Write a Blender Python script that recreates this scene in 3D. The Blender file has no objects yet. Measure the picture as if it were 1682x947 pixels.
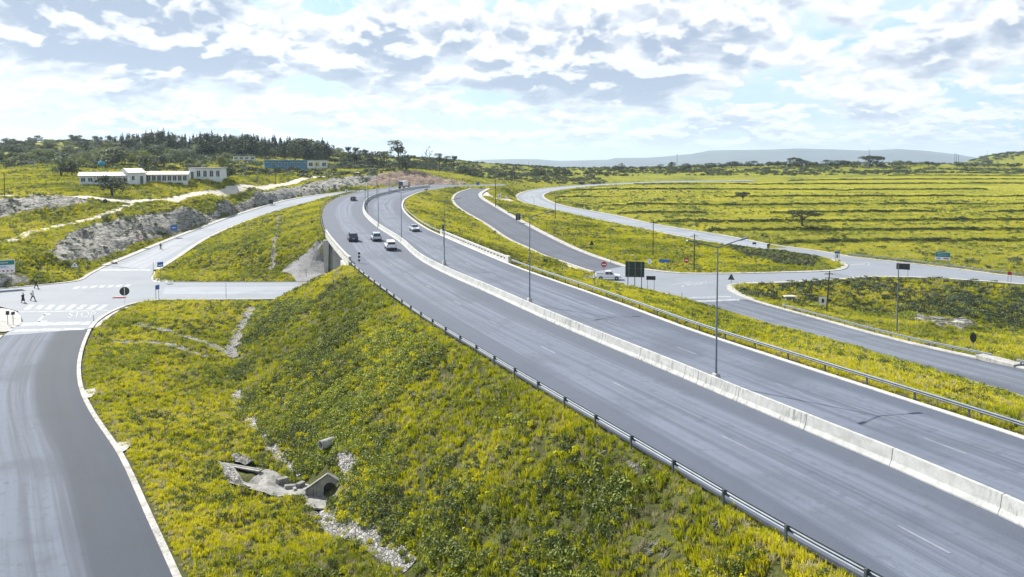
import bpy, bmesh, math, random
import numpy as np
from mathutils import Vector, Matrix, noise as mnoise
from mathutils.bvhtree import BVHTree
from mathutils.geometry import delaunay_2d_cdt

# ---------------------------------------------------------------- camera, sky, sun, exposure
sc = bpy.context.scene
C = sc.collection
R = math.radians
F, HY, HC = 1250.0, 268.0, 24.0            # focal length and horizon row in photo pixels, camera height in metres
PIT = R(3.0); CY = HY + F*math.tan(PIT)
cd = bpy.data.cameras.new('camera'); cam = bpy.data.objects.new('camera', cd); C.objects.link(cam)
cd.sensor_width = 36.0; cd.lens = 36.0*F/1682; cd.shift_y = -(473.5-CY)/1682
cd.clip_start = 0.5; cd.clip_end = 40000
cam.location = (0, 0, HC); cam.rotation_euler = (R(90)-PIT, 0, 0); sc.camera = cam

SUN_EL, SUN_AZ = 42.0, -50.0                # azimuth measured from the view direction (+Y) towards the right (+X)
W = bpy.data.worlds.new('World'); sc.world = W; W.use_nodes = True
nt = W.node_tree; nt.nodes.clear()

class NT:
    """tiny node tree writer"""
    def __init__(s, tree): s.t = tree
    def n(s, kind, **kw):
        nd = s.t.nodes.new(kind)
        for k, v in kw.items():
            if k.startswith('i_'):
                key = k[2:]; key = int(key) if key.isdigit() else key.replace('_', ' ')
                s.put(nd.inputs[key], v)
            else: setattr(nd, k, v)
        return nd
    def put(s, sock, v):
        if isinstance(v, bpy.types.NodeSocket): s.t.links.new(v, sock)
        elif isinstance(v, bpy.types.Node): s.t.links.new(v.outputs[0], sock)
        else:
            if isinstance(v, (tuple, list)) and len(v) == 3 and sock.type == 'RGBA': v = (*v, 1)
            sock.default_value = v
    def math(s, op, a, b=0.0, c=None, clamp=False):
        nd = s.t.nodes.new('ShaderNodeMath'); nd.operation = op; nd.use_clamp = clamp
        s.put(nd.inputs[0], a); s.put(nd.inputs[1], b)
        if c is not None: s.put(nd.inputs[2], c)
        return nd.outputs[0]
    def vec(s, op, a, b=(0, 0, 0)):
        nd = s.t.nodes.new('ShaderNodeVectorMath'); nd.operation = op
        s.put(nd.inputs[0], a); s.put(nd.inputs[1], b); return nd.outputs[0]
    def mix(s, f, a, b, mode='MIX'):
        nd = s.t.nodes.new('ShaderNodeMix'); nd.data_type = 'RGBA'; nd.blend_type = mode
        s.put(nd.inputs[0], f); s.put(nd.inputs[6], a); s.put(nd.inputs[7], b); return nd.outputs[2]
    def noise(s, v, scale, detail=4, rough=0.55, out=0):
        nd = s.t.nodes.new('ShaderNodeTexNoise'); nd.inputs['Scale'].default_value = scale
        nd.inputs['Detail'].default_value = detail; nd.inputs['Roughness'].default_value = rough
        if v is not None: s.put(nd.inputs['Vector'], v)
        return nd.outputs[out]
    def ramp(s, f, stops):
        nd = s.t.nodes.new('ShaderNodeValToRGB'); s.put(nd.inputs[0], f)
        e = nd.color_ramp.elements
        while len(e) < len(stops): e.new(0.5)
        for i, (p, c) in enumerate(stops):
            e[i].position = p; e[i].color = (*c, 1) if isinstance(c, tuple) else (c, c, c, 1)
        return nd.outputs[0]
    def step(s, f, a, b):
        nd = s.t.nodes.new('ShaderNodeMapRange'); nd.interpolation_type = 'SMOOTHSTEP'
        s.put(nd.inputs[0], f); nd.inputs[1].default_value = a; nd.inputs[2].default_value = b; return nd.outputs[0]

w = NT(nt)
sky = w.n('ShaderNodeTexSky', sky_type='NISHITA'); sky.sun_disc = False
sky.sun_elevation = R(SUN_EL); sky.sun_rotation = R(SUN_AZ)
sky.altitude = 200; sky.air_density = 1.0; sky.dust_density = 1.5
tc = w.n('ShaderNodeTexCoord'); dirv = tc.outputs['Generated']
sp = w.n('ShaderNodeSeparateXYZ', i_0=dirv); dz = w.math('MAXIMUM', sp.outputs[2], 0.0)
az = w.math('ARCTAN2', sp.outputs[0], sp.outputs[1])
def cloud_field(lift, kx, ky, seed, det=9):
    """cumulus density over azimuth and (logarithmic) elevation; lift looks a little higher"""
    el = w.math('LOGARITHM', w.math('ADD', dz, 0.05+lift), 2.718)
    v = w.n('ShaderNodeCombineXYZ', i_0=w.math('MULTIPLY', az, kx), i_1=w.math('MULTIPLY', el, ky), i_2=0.0).outputs[0]
    v = w.vec('ADD', v, (seed*3.1, seed*1.7, seed))
    warp = w.noise(v, 2.2, 4, 0.6, 1)
    v = w.vec('ADD', v, w.vec('MULTIPLY', w.vec('SUBTRACT', warp, (0.5, 0.5, 0.5)), (0.55, 0.45, 0.0)))
    n1 = w.noise(v, 1.0, det, 0.56)
    def bil(sc_):
        vo = w.n('ShaderNodeTexVoronoi', voronoi_dimensions='2D', i_Vector=v, feature='F1'); vo.inputs['Scale'].default_value = sc_; return vo.outputs[0]
    b1, b2 = bil(4.2), bil(10.5)
    s_ = w.math('SUBTRACT', n1, w.math('MULTIPLY', w.math('SUBTRACT', b1, 0.42), 0.16))
    return w.math('SUBTRACT', s_, w.math('MULTIPLY', w.math('SUBTRACT', b2, 0.42), 0.09))
def blob(a_, e_, wa, we, k):
    q = w.math('ADD', w.math('POWER', w.math('DIVIDE', w.math('SUBTRACT', az, a_), wa), 2.0), w.math('POWER', w.math('DIVIDE', w.math('SUBTRACT', dz, e_), we), 2.0))
    return w.math('MULTIPLY', w.math('EXPONENT', w.math('MULTIPLY', q, -1.0)), k)
mass = w.math('ADD', blob(-0.42, 0.170, 0.16, 0.055, 0.20), blob(0.50, 0.115, 0.10, 0.030, 0.10))
mass = w.math('ADD', mass, w.math('ADD', blob(-0.02, 0.165, 0.13, 0.022, 0.10), blob(-0.24, 0.155, 0.07, 0.02, 0.08)))
hi = w.step(dz, 0.035, 0.095)
def both(lift, det):
    big = w.math('ADD', cloud_field(lift, 4.0, 1.5, 3.7, det), mass); small = cloud_field(lift*0.45, 10.5, 3.1, 9.1, det)
    return w.math('ADD', w.math('MULTIPLY', hi, big), w.math('MULTIPLY', w.math('SUBTRACT', 1.0, hi), small))
a0 = both(0.0, 7); a1 = both(0.014, 5)
cov = w.step(a0, 0.40, 0.465)
grey = w.step(w.math('ADD', w.math('ADD', w.math('MULTIPLY', a1, 0.75), w.math('MULTIPLY', a0, 0.25)), w.math('MULTIPLY', w.math('SUBTRACT', 1.0, hi), 0.015)), 0.44, 0.62)
lit = w.step(w.math('SUBTRACT', a0, a1), -0.01, 0.07)      # thick here, thin just above: a sunlit top
body = w.math('MULTIPLY', grey, w.math('SUBTRACT', 1.0, w.math('MULTIPLY', lit, 0.75)))
cgreyc = w.mix(hi, (4.0, 4.7, 5.9), (3.0, 3.65, 4.8))
ccol = w.mix(body, w.mix(w.step(w.math('SUBTRACT', a0, w.math('MULTIPLY', a1, 0.55)), 0.16, 0.28), (6.7, 7.0, 7.5), (8.3, 8.35, 8.4)), cgreyc)
gap = w.mix(0.75, sky.outputs[0], (4.0, 6.2, 7.4))
veil = w.step(w.noise(w.vec('MULTIPLY', dirv, (1.0, 1.0, 3.0)), 5.0, 6, 0.6), 0.35, 0.7)
gap = w.mix(w.math('MULTIPLY', veil, 0.75), gap, (6.6, 7.3, 7.8))
skc = w.mix(cov, gap, ccol)
hz = w.step(dz, 0.004, 0.03)
skc = w.mix(hz, (6.7, 7.3, 7.8), skc)
up = w.step(dz, 0.3, 0.5)
skc = w.mix(up, skc, w.mix(w.math('MULTIPLY', cov, 0.5), sky.outputs[0], (6.5, 6.9, 7.6)))
bg = w.n('ShaderNodeBackground', i_0=skc, i_1=0.069)
wo = w.n('ShaderNodeOutputWorld', i_0=bg.outputs[0])

sl = bpy.data.lights.new('sun', 'SUN'); sl.energy = 4.6; sl.angle = R(0.5); sl.color = (1.0, 0.95, 0.86)
so = bpy.data.objects.new('sun', sl); C.objects.link(so)
sd = Vector((math.sin(R(SUN_AZ))*math.cos(R(SUN_EL)), math.cos(R(SUN_AZ))*math.cos(R(SUN_EL)), math.sin(R(SUN_EL))))
so.rotation_euler = sd.to_track_quat('Z', 'Y').to_euler(); so.location = (0, 0, 200)
sc.view_settings.view_transform = 'Standard'; sc.view_settings.look = 'None'
sc.view_settings.exposure = 1.05; sc.view_settings.gamma = 1.0; sc.view_settings.use_curve_mapping = False
sc.render.engine = 'CYCLES'
rnd = random.Random(7); nr = np.random.default_rng(11)

# ---------------------------------------------------------------- geometry helpers
def ray(px, py):
    u = (px-841)/F; v = (py-CY)/F; c, s = math.cos(PIT), math.sin(PIT)
    return np.array([u, c-v*s, -s-v*c])
def P(px, py, z):
    d = ray(px, py); t = (z-HC)/d[2]; return np.array([d[0]*t, d[1]*t, z])
def PY(px, py, Y):
    d = ray(px, py); t = Y/d[1]; return np.array([d[0]*t, Y, HC+d[2]*t])
def PG(px, py, g):
    """point on the ray whose height follows a profile g(Y)"""
    z = g(100.0)
    for _ in range(60):
        z = 0.6*z + 0.4*g(P(px, py, z)[1])
    return P(px, py, z)
def prof(pts):
    xs, ys = zip(*pts); return lambda Y: float(np.interp(Y, xs, ys))
def resample(pts, ds, smooth=2):
    """centripetal-ish spline through points, even spacing, light smoothing"""
    p = np.asarray(pts, float); q = [p[0]]
    for i in range(len(p)-1):
        a, b, c, d = p[max(i-1, 0)], p[i], p[i+1], p[min(i+2, len(p)-1)]
        L = np.linalg.norm(c-b); n = max(2, int(L/ds*1.5))
        la = max(np.linalg.norm(b-a), 1e-3); lc = max(np.linalg.norm(d-c), 1e-3)
        m1 = (c-a)/(la+L)*L if i > 0 else (c-b); m2 = (d-b)/(lc+L)*L if i < len(p)-2 else (c-b)
        for k in range(1, n+1):
            t = k/n; t2, t3 = t*t, t*t*t
            q.append((2*t3-3*t2+1)*b+(t3-2*t2+t)*m1+(-2*t3+3*t2)*c+(t3-t2)*m2)
    q = np.array(q); s = np.r_[0, np.cumsum(np.linalg.norm(np.diff(q[:, :2], axis=0), axis=1))]
    n = max(2, int(round(s[-1]/ds))+1); t = np.linspace(0, s[-1], n)
    r = np.stack([np.interp(t, s, q[:, k]) for k in range(3)], 1)
    for _ in range(smooth):
        r[1:-1] = 0.25*r[:-2]+0.5*r[1:-1]+0.25*r[2:]
    return r
def resn(l, n):
    s = np.r_[0, np.cumsum(np.linalg.norm(np.diff(l[:, :2], axis=0), axis=1))]; t = np.linspace(0, s[-1], n)
    return np.stack([np.interp(t, s, l[:, k]) for k in range(3)], 1)
def arcs(l): return np.r_[0, np.cumsum(np.linalg.norm(np.diff(l[:, :2], axis=0), axis=1))]
def at(l, s):
    a = arcs(l); return np.array([np.interp(s, a, l[:, k]) for k in range(3)])
def tangent(l, s):
    d = at(l, s+0.5)-at(l, s-0.5); d[2] = 0; return d/max(np.linalg.norm(d), 1e-6)
def normals(l):
    d = np.gradient(l[:, :2], axis=0); d /= np.maximum(np.linalg.norm(d, axis=1)[:, None], 1e-6)
    return np.stack([-d[:, 1], d[:, 0]], 1)                 # left of travel
def offs(l, w_, dz_=0.0):
    r = l.copy(); r[:, :2] += normals(l)*w_; r[:, 2] += dz_; return r

# value noise in numpy
def _h(i, j, s):
    n = (i*374761393 + j*668265263 + s*1442695041) & 0xffffffff
    n = ((n ^ (n >> 13))*1274126177) & 0xffffffff
    return ((n ^ (n >> 16)) & 0xffff)/65535.0
def vnoise(x, y, s=0):
    xi = np.floor(x).astype(np.int64); yi = np.floor(y).astype(np.int64); fx = x-xi; fy = y-yi
    fx = fx*fx*(3-2*fx); fy = fy*fy*(3-2*fy)
    return (_h(xi, yi, s)*(1-fx)+_h(xi+1, yi, s)*fx)*(1-fy)+(_h(xi, yi+1, s)*(1-fx)+_h(xi+1, yi+1, s)*fx)*fy
def fbm(x, y, o=4, s=0):
    r = 0; a = 0.5; t = 0
    for k in range(o):
        r = r+a*vnoise(x*2**k, y*2**k, s+k); t += a; a *= 0.5
    return r/t

# ---------------------------------------------------------------- mesh and object helpers
class MB:
    def __init__(s): s.v = []; s.f = []; s.m = []; s.sm = []; s.cur = 0; s.M = None; s.smooth = False
    def add(s, vs, fs):
        o = len(s.v)
        for v in vs:
            v = Vector(v)
            s.v.append(tuple(s.M @ v) if s.M is not None else tuple(v))
        for f in fs:
            s.f.append([i+o for i in f]); s.m.append(s.cur); s.sm.append(s.smooth)
        return s
    def box(s, c, d, rz=0.0, rx=0.0, ry=0.0, taper=(1, 1)):
        x, y, z = d[0]/2, d[1]/2, d[2]/2; tx, ty = taper
        vs = [(-x, -y, -z), (x, -y, -z), (x, y, -z), (-x, y, -z), (-x*tx, -y*ty, z), (x*tx, -y*ty, z), (x*tx, y*ty, z), (-x*tx, y*ty, z)]
        Mx = Matrix.Translation(c) @ Matrix.Rotation(rz, 4, 'Z') @ Matrix.Rotation(ry, 4, 'Y') @ Matrix.Rotation(rx, 4, 'X')
        return s.add([Mx @ Vector(v) for v in vs], [(0, 3, 2, 1), (4, 5, 6, 7), (0, 1, 5, 4), (1, 2, 6, 5), (2, 3, 7, 6), (3, 0, 4, 7)])
    def tube(s, a, b, r0, r1=None, n=8, caps=True):
        a, b = Vector(a), Vector(b); r1 = r0 if r1 is None else r1
        q = (b-a).to_track_quat('Z', 'Y'); vs = []
        for p, r in ((a, r0), (b, r1)):
            for k in range(n):
                t = 2*math.pi*k/n; vs.append(p+q @ Vector((r*math.cos(t), r*math.sin(t), 0)))
        fs = [(k, (k+1) % n, n+(k+1) % n, n+k) for k in range(n)]
        if caps: fs += [tuple(range(n-1, -1, -1)), tuple(range(n, 2*n))]
        return s.add(vs, fs)
    def path(s, pts, rs, n=7):
        for i in range(len(pts)-1): s.tube(pts[i], pts[i+1], rs[i], rs[i+1], n)
        return s
    def prism(s, poly, y0, y1, plane='xz'):
        n = len(poly)
        mk = (lambda u, v, w_: (u, w_, v)) if plane == 'xz' else ((lambda u, v, w_: (w_, u, v)) if plane == 'yz' else (lambda u, v, w_: (u, v, w_)))
        vs = [mk(u, v, y0) for u, v in poly]+[mk(u, v, y1) for u, v in poly]
        return s.add(vs, [tuple(range(n-1, -1, -1)), tuple(range(n, 2*n))]+[(k, (k+1) % n, n+(k+1) % n, n+k) for k in range(n)])
    def ball(s, c, r, n=8, sc_=(1, 1, 1)):
        vs = []; fs = []; m = n//2+1
        for i in range(m+1):
            t = math.pi*i/m
            for k in range(n):
                p = 2*math.pi*k/n; vs.append((c[0]+r*sc_[0]*math.sin(t)*math.cos(p), c[1]+r*sc_[1]*math.sin(t)*math.sin(p), c[2]+r*sc_[2]*math.cos(t)))
        for i in range(m):
            for k in range(n): fs.append((i*n+k, (i+1)*n+k, (i+1)*n+(k+1) % n, i*n+(k+1) % n))
        return s.add(vs, fs)
    def mesh(s, name, mats, fixn=True):
        me = bpy.data.meshes.new(name); me.from_pydata(s.v, [], s.f)
        for m in (mats if isinstance(mats, (list, tuple)) else [mats]): me.materials.append(m)
        me.polygons.foreach_set('material_index', s.m); me.polygons.foreach_set('use_smooth', s.sm)
        if fixn:
            b = bmesh.new(); b.from_mesh(me); bmesh.ops.recalc_face_normals(b, faces=b.faces); b.to_mesh(me); b.free()
        me.update(); return me
    def obj(s, name, mats, parent=None, fixn=True):
        o = bpy.data.objects.new(name, s.mesh(name, mats, fixn)); C.objects.link(o)
        if parent: o.parent = parent
        return o
def bevel(o, wd=0.02, seg=2):
    m = o.modifiers.new('bevel', 'BEVEL'); m.width = wd; m.segments = seg; m.limit_method = 'ANGLE'; return o
def tag(o, label=None, cat=None, group=None, kind=None):
    if label: o['label'] = label
    if cat: o['category'] = cat
    if group: o['group'] = group
    if kind: o['kind'] = kind
    return o
def thing(name, label, cat, loc=(0, 0, 0), rz=0.0, group=None):
    o = bpy.data.objects.new(name, None); C.objects.link(o); o.empty_display_size = 0.3
    o.location = tuple(float(q) for q in loc); o.rotation_euler = (0, 0, rz); return tag(o, label, cat, group)
def copy_tree(o, parent=None):
    c = o.copy(); C.objects.link(c); c.parent = parent
    for ch in [k for k in bpy.data.objects if k.parent is o]: copy_tree(ch, c)
    return c
def gridmesh(name, G, mat, uv=None, smooth=True, attrs=None, mats=None):
    """G: (n, m, 3) array of points -> mesh"""
    n, m, _ = G.shape; me = bpy.data.meshes.new(name)
    idx = np.arange(n*m).reshape(n, m)
    q = np.stack([idx[:-1, :-1], idx[1:, :-1], idx[1:, 1:], idx[:-1, 1:]], -1).reshape(-1, 4)
    me.vertices.add(n*m); me.vertices.foreach_set('co', G.reshape(-1).astype(np.float32))
    me.loops.add(q.size); me.loops.foreach_set('vertex_index', q.reshape(-1).astype(np.int32))
    me.polygons.add(len(q)); me.polygons.foreach_set('loop_start', np.arange(0, q.size, 4, dtype=np.int32))
    me.polygons.foreach_set('use_smooth', np.full(len(q), smooth))
    me.update(calc_edges=True)
    if uv is not None:
        l = me.uv_layers.new(name='UVMap'); l.data.foreach_set('uv', uv.reshape(-1, 2)[q.reshape(-1)].reshape(-1).astype(np.float32))
    for k, a in (attrs or {}).items():
        at_ = me.attributes.new(k, 'FLOAT', 'POINT'); at_.data.foreach_set('value', a.reshape(-1).astype(np.float32))
    me.materials.append(mat)
    return me
def link(name, me, parent=None):
    o = bpy.data.objects.new(name, me); C.objects.link(o)
    if parent: o.parent = parent
    return o

# ---------------------------------------------------------------- materials
def material(name, build):
    m = bpy.data.materials.new(name); m.use_nodes = True; t = NT(m.node_tree)
    bs = next(n for n in m.node_tree.nodes if n.type == 'BSDF_PRINCIPLED'); build(t, bs); return m
def flat(name, col, rough=0.6, metal=0.0, var=0.15, scale=3.0, spec=0.4):
    def b(t, bs):
        tc_ = t.n('ShaderNodeTexCoord').outputs['Object']
        f = t.noise(tc_, scale, 5, 0.6)
        t.put(bs.inputs['Base Color'], t.mix(t.step(f, 0.3, 0.75), col, tuple(c*(1-var*2) for c in col)))
        t.put(bs.inputs['Roughness'], rough); t.put(bs.inputs['Metallic'], metal); t.put(bs.inputs['Specular IOR Level'], spec)
    return material(name, b)
def asphalt(name, base, streak, dark_side=False):
    def b(t, bs):
        uv = t.n('ShaderNodeUVMap').outputs[0]; s = t.n('ShaderNodeSeparateXYZ', i_0=uv); u, v = s.outputs[0], s.outputs[1]
        ps = t.n('ShaderNodeNewGeometry').outputs[0]
        wob = t.math('MULTIPLY', t.noise(t.vec('MULTIPLY', ps, (0.02, 0.02, 0)), 1.0, 2), 2.0)
        sv = t.n('ShaderNodeCombineXYZ', i_0=t.math('ADD', t.math('MULTIPLY', u, 0.9), wob), i_1=t.math('MULTIPLY', v, 0.012))
        f1 = t.noise(sv.outputs[0], 1.0, 5, 0.62)
        sv2 = t.n('ShaderNodeCombineXYZ', i_0=t.math('MULTIPLY', u, 3.5), i_1=t.math('MULTIPLY', v, 0.05))
        f2 = t.noise(sv2.outputs[0], 1.0, 4, 0.6)
        f3 = t.noise(ps, 0.11, 5, 0.6); f4 = t.noise(ps, 14.0, 3, 0.7); f5 = t.noise(ps, 1.3, 5, 0.65)
        au = t.math('ABSOLUTE', t.math('ADD', u, t.math('MULTIPLY', t.math('SUBTRACT', f1, 0.5), 2.2)))
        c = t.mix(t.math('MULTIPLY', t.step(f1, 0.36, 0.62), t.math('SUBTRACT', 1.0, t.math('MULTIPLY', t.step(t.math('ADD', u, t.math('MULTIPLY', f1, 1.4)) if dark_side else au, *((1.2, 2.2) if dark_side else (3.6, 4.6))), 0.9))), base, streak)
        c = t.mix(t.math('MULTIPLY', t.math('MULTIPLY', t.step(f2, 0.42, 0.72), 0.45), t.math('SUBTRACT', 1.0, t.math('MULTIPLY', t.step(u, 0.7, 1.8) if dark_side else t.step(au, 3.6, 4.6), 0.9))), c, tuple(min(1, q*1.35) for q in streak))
        c = t.mix(t.math('MULTIPLY', t.step(f3, 0.48, 0.66), 0.5), c, tuple(q*0.7 for q in base))
        c = t.mix(t.math('MULTIPLY', t.step(f5, 0.54, 0.66), 0.4), c, tuple(q*0.62 for q in base))
        c = t.mix(0.32, c, t.mix(f4, tuple(q*0.25 for q in base), tuple(q*2.1 for q in streak)))
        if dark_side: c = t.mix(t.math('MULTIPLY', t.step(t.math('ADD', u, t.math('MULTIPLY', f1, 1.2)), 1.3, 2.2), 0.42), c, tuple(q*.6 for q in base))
        # small repairs and oil spots
        vo = t.n('ShaderNodeTexVoronoi', i_Vector=ps); vo.inputs['Scale'].default_value = 0.22
        spot = t.math('SUBTRACT', 1.0, t.step(t.math('ADD', vo.outputs['Distance'], t.math('MULTIPLY', f5, 0.12)), 0.07, 0.11))
        c = t.mix(t.math('MULTIPLY', spot, 0.45), c, tuple(q*0.4 for q in base))
        t.put(bs.inputs['Base Color'], c); t.put(bs.inputs['Roughness'], t.math('ADD', 0.68, t.math('MULTIPLY', f1, 0.22)))
        t.put(bs.inputs['Specular IOR Level'], 0.2 if dark_side else 0.4)
        bp = t.n('ShaderNodeBump', i_Height=f4); bp.inputs['Strength'].default_value = 0.25; bp.inputs['Distance'].default_value = 0.02
        t.put(bs.inputs['Normal'], bp)
    return material(name, b)
M = {}
M['asphalt'] = asphalt('worn_asphalt', (0.044, 0.055, 0.080), (0.125, 0.147, 0.193))
M['asphalt_slip'] = asphalt('slip_asphalt', (0.042, 0.049, 0.068), (0.125, 0.145, 0.183))
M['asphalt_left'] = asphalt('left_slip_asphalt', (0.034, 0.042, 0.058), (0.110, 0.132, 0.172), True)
M['asphalt_dark'] = asphalt('dark_asphalt', (0.05, 0.058, 0.08), (0.085, 0.098, 0.125))
M['asphalt_pale'] = asphalt('pale_asphalt', (0.14, 0.16, 0.19), (0.25, 0.275, 0.31))
def concrete(name, a, b_, stain=0.5, sc_=1.0):
    def b(t, bs):
        ps = t.n('ShaderNodeNewGeometry').outputs[0]; s = t.n('ShaderNodeSeparateXYZ', i_0=ps)
        f = t.noise(ps, 1.1*sc_, 6, 0.65); g = t.noise(ps, 11.0*sc_, 4, 0.7)
        dv = t.n('ShaderNodeCombineXYZ', i_0=t.math('MULTIPLY', s.outputs[0], 5.0), i_1=t.math('MULTIPLY', s.outputs[1], 5.0), i_2=t.math('MULTIPLY', s.outputs[2], 0.35))
        d = t.noise(dv.outputs[0], 1.0, 4, 0.6); pch = t.noise(ps, 0.18, 2, 0.5)
        c = t.mix(t.step(f, 0.35, 0.7), a, b_)
        c = t.mix(t.math('MULTIPLY', t.math('MULTIPLY', t.step(d, 0.5, 0.66), t.step(pch, 0.4, 0.6)), stain), c, tuple(q*0.22 for q in b_))
        c = t.mix(0.3, c, t.mix(g, tuple(q*0.45 for q in b_), tuple(min(1, q*1.3) for q in a)))
        t.put(bs.inputs['Base Color'], c); t.put(bs.inputs['Roughness'], 0.85)
        bp = t.n('ShaderNodeBump', i_Height=g); bp.inputs['Strength'].default_value = 0.4; bp.inputs['Distance'].default_value = 0.03
        t.put(bs.inputs['Normal'], bp)
    return material(name, b)
M['barrier'] = concrete('barrier_concrete', (0.47, 0.48, 0.47), (0.31, 0.32, 0.315), 0.85)
M['concrete'] = concrete('structure_concrete', (0.52, 0.52, 0.50), (0.37, 0.37, 0.355), 0.45)
M['kerb'] = concrete('kerb_concrete', (0.44, 0.44, 0.42), (0.22, 0.215, 0.20), 0.7)
M['old_kerb'] = concrete('old_kerb_concrete', (0.50, 0.49, 0.46), (0.16, 0.16, 0.14), 0.9, 0.8)
M['cone'] = None
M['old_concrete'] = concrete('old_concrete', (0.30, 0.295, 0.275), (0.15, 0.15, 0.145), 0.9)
def stonepitch(t, bs):
    ps = t.n('ShaderNodeNewGeometry').outputs[0]
    wv = t.vec('ADD', ps, t.vec('MULTIPLY', t.noise(ps, 2.0, 3, 0.5, 1), (0.35, 0.35, 0.35)))
    vo = t.n('ShaderNodeTexVoronoi', i_Vector=wv, feature='DISTANCE_TO_EDGE'); vo.inputs['Scale'].default_value = 3.6
    vc = t.n('ShaderNodeTexVoronoi', i_Vector=wv); vc.inputs['Scale'].default_value = 3.6
    e = t.step(vo.outputs[0], 0.01, 0.12)
    cc = t.mix(t.n('ShaderNodeSeparateXYZ', i_0=vc.outputs['Color']).outputs[0], (0.07, 0.07, 0.075), (0.40, 0.40, 0.39))
    cc = t.mix(t.math('MULTIPLY', t.noise(ps, 9.0, 4, 0.7), 0.6), cc, (0.3, 0.29, 0.26))
    t.put(bs.inputs['Base Color'], t.mix(e, (0.10, 0.10, 0.09), cc)); t.put(bs.inputs['Roughness'], 0.9)
    bp = t.n('ShaderNodeBump', i_Height=e); bp.inputs['Strength'].default_value = 0.9; bp.inputs['Distance'].default_value = 0.12
    t.put(bs.inputs['Normal'], bp)
M['stone'] = material('stone_pitching', stonepitch)
M['cone'] = concrete('cobbled_slope', (0.24, 0.245, 0.255), (0.07, 0.07, 0.075), 0.3, 2.4)
def gravel(t, bs):
    ps = t.n('ShaderNodeNewGeometry').outputs[0]; f = t.noise(ps, 0.5, 5, 0.6); g = t.noise(ps, 6.0, 4, 0.7)
    c = t.mix(t.step(f, 0.3, 0.7), (0.62, 0.57, 0.48), (0.42, 0.38, 0.31))
    t.put(bs.inputs['Base Color'], t.mix(0.35, c, t.mix(g, (0.2, 0.18, 0.15), (0.8, 0.76, 0.68)))); t.put(bs.inputs['Roughness'], 0.95)
    bp = t.n('ShaderNodeBump', i_Height=g); bp.inputs['Strength'].default_value = 0.6; bp.inputs['Distance'].default_value = 0.08
    t.put(bs.inputs['Normal'], bp)
M['gravel'] = material('gravel', gravel)
M['paint'] = flat('road_paint', (0.35, 0.38, 0.41), 0.7, var=0.28, scale=0.9)
M['pink'] = flat('faded_red_paint', (0.55, 0.26, 0.28), 0.8)
M['paint_worn'] = flat('worn_paint', (0.24, 0.26, 0.30), 0.8, var=0.25, scale=0.5)
M['galv'] = flat('galvanised_steel', (0.15, 0.175, 0.21), 0.6, 0.3, 0.12, 2.0)
M['galv_dark'] = flat('weathered_steel', (0.12, 0.14, 0.165), 0.5, 0.5, 0.15, 2.0)
M['wood'] = flat('creosoted_wood', (0.075, 0.06, 0.05), 0.9, 0, 0.25, 4.0)
M['lamp_pole'] = flat('lamp_pole_steel', (0.22, 0.26, 0.30), 0.45, 0.5, 0.12, 2.0)
M['white'] = flat('white_paint', (0.80, 0.80, 0.80), 0.5, 0, 0.06)
M['black'] = flat('black_paint', (0.025, 0.028, 0.035), 0.5, 0, 0.1)  # real black paint, and painted dark for the culvert and pipe mouths
M['signback'] = flat('sign_back', (0.045, 0.055, 0.065), 0.5, 0.3, 0.15)
M['red'] = flat('sign_red', (0.42, 0.02, 0.03), 0.45, 0, 0.08)
M['blue'] = flat('sign_blue', (0.03, 0.13, 0.42), 0.45, 0, 0.08)
M['green'] = flat('sign_green', (0.01, 0.20, 0.19), 0.45, 0, 0.08)
M['teal'] = flat('sign_rib_teal', (0.08, 0.22, 0.28), 0.5, 0.2, 0.08)
M['rubber'] = flat('rubber', (0.02, 0.02, 0.022), 0.85, 0, 0.1)
M['rim'] = flat('rim_metal', (0.45, 0.46, 0.48), 0.35, 0.8, 0.1)
M['glass'] = flat('car_glass', (0.025, 0.035, 0.05), 0.06, 0.0, 0.05, 2, 0.9)
M['pane'] = flat('window_glass', (0.05, 0.06, 0.075), 0.12, 0.0, 0.3, 1.0, 0.8)
M['tail'] = flat('tail_lamp', (0.45, 0.02, 0.02), 0.25)
M['head'] = flat('head_lamp', (0.75, 0.77, 0.8), 0.12, 0.2)
M['chrome'] = flat('chrome', (0.7, 0.7, 0.72), 0.15, 0.9, 0.03)
M['skin'] = flat('skin', (0.13, 0.075, 0.05), 0.6, 0, 0.05)
M['hair'] = flat('hair', (0.012, 0.010, 0.010), 0.8, 0, 0.1)
M['cloth_black'] = flat('black_cloth', (0.018, 0.018, 0.022), 0.9, 0, 0.1)
M['cloth_white'] = flat('white_cloth', (0.7, 0.7, 0.72), 0.9, 0, 0.05)
M['cloth_navy'] = flat('navy_cloth', (0.02, 0.025, 0.06), 0.9, 0, 0.1)
def carpaint(name, col, metal=0.0):
    def b(t, bs):
        ob = t.n('ShaderNodeTexCoord').outputs['Object']; z = t.n('ShaderNodeSeparateXYZ', i_0=ob).outputs[2]
        d = t.math('MULTIPLY', t.math('SUBTRACT', 1.0, t.step(z, 0.25, 0.9)), t.step(t.noise(ob, 5.0, 4, 0.6), 0.35, 0.7))
        t.put(bs.inputs['Base Color'], t.mix(t.math('MULTIPLY', d, 0.45), col, (0.22, 0.19, 0.15)))
        t.put(bs.inputs['Roughness'], 0.32); t.put(bs.inputs['Metallic'], metal); t.put(bs.inputs['Coat Weight'], 0.6)
    return material(name, b)
M['car_white'] = carpaint('white_car_paint', (0.82, 0.83, 0.84))
M['car_silver'] = carpaint('silver_car_paint', (0.52, 0.58, 0.64), 0.5)
M['car_navy'] = carpaint('navy_car_paint', (0.015, 0.03, 0.07), 0.2)
M['car_black'] = carpaint('black_car_paint', (0.012, 0.013, 0.016), 0.1)
M['orange'] = flat('orange_paint', (0.5, 0.16, 0.03), 0.5)
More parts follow.
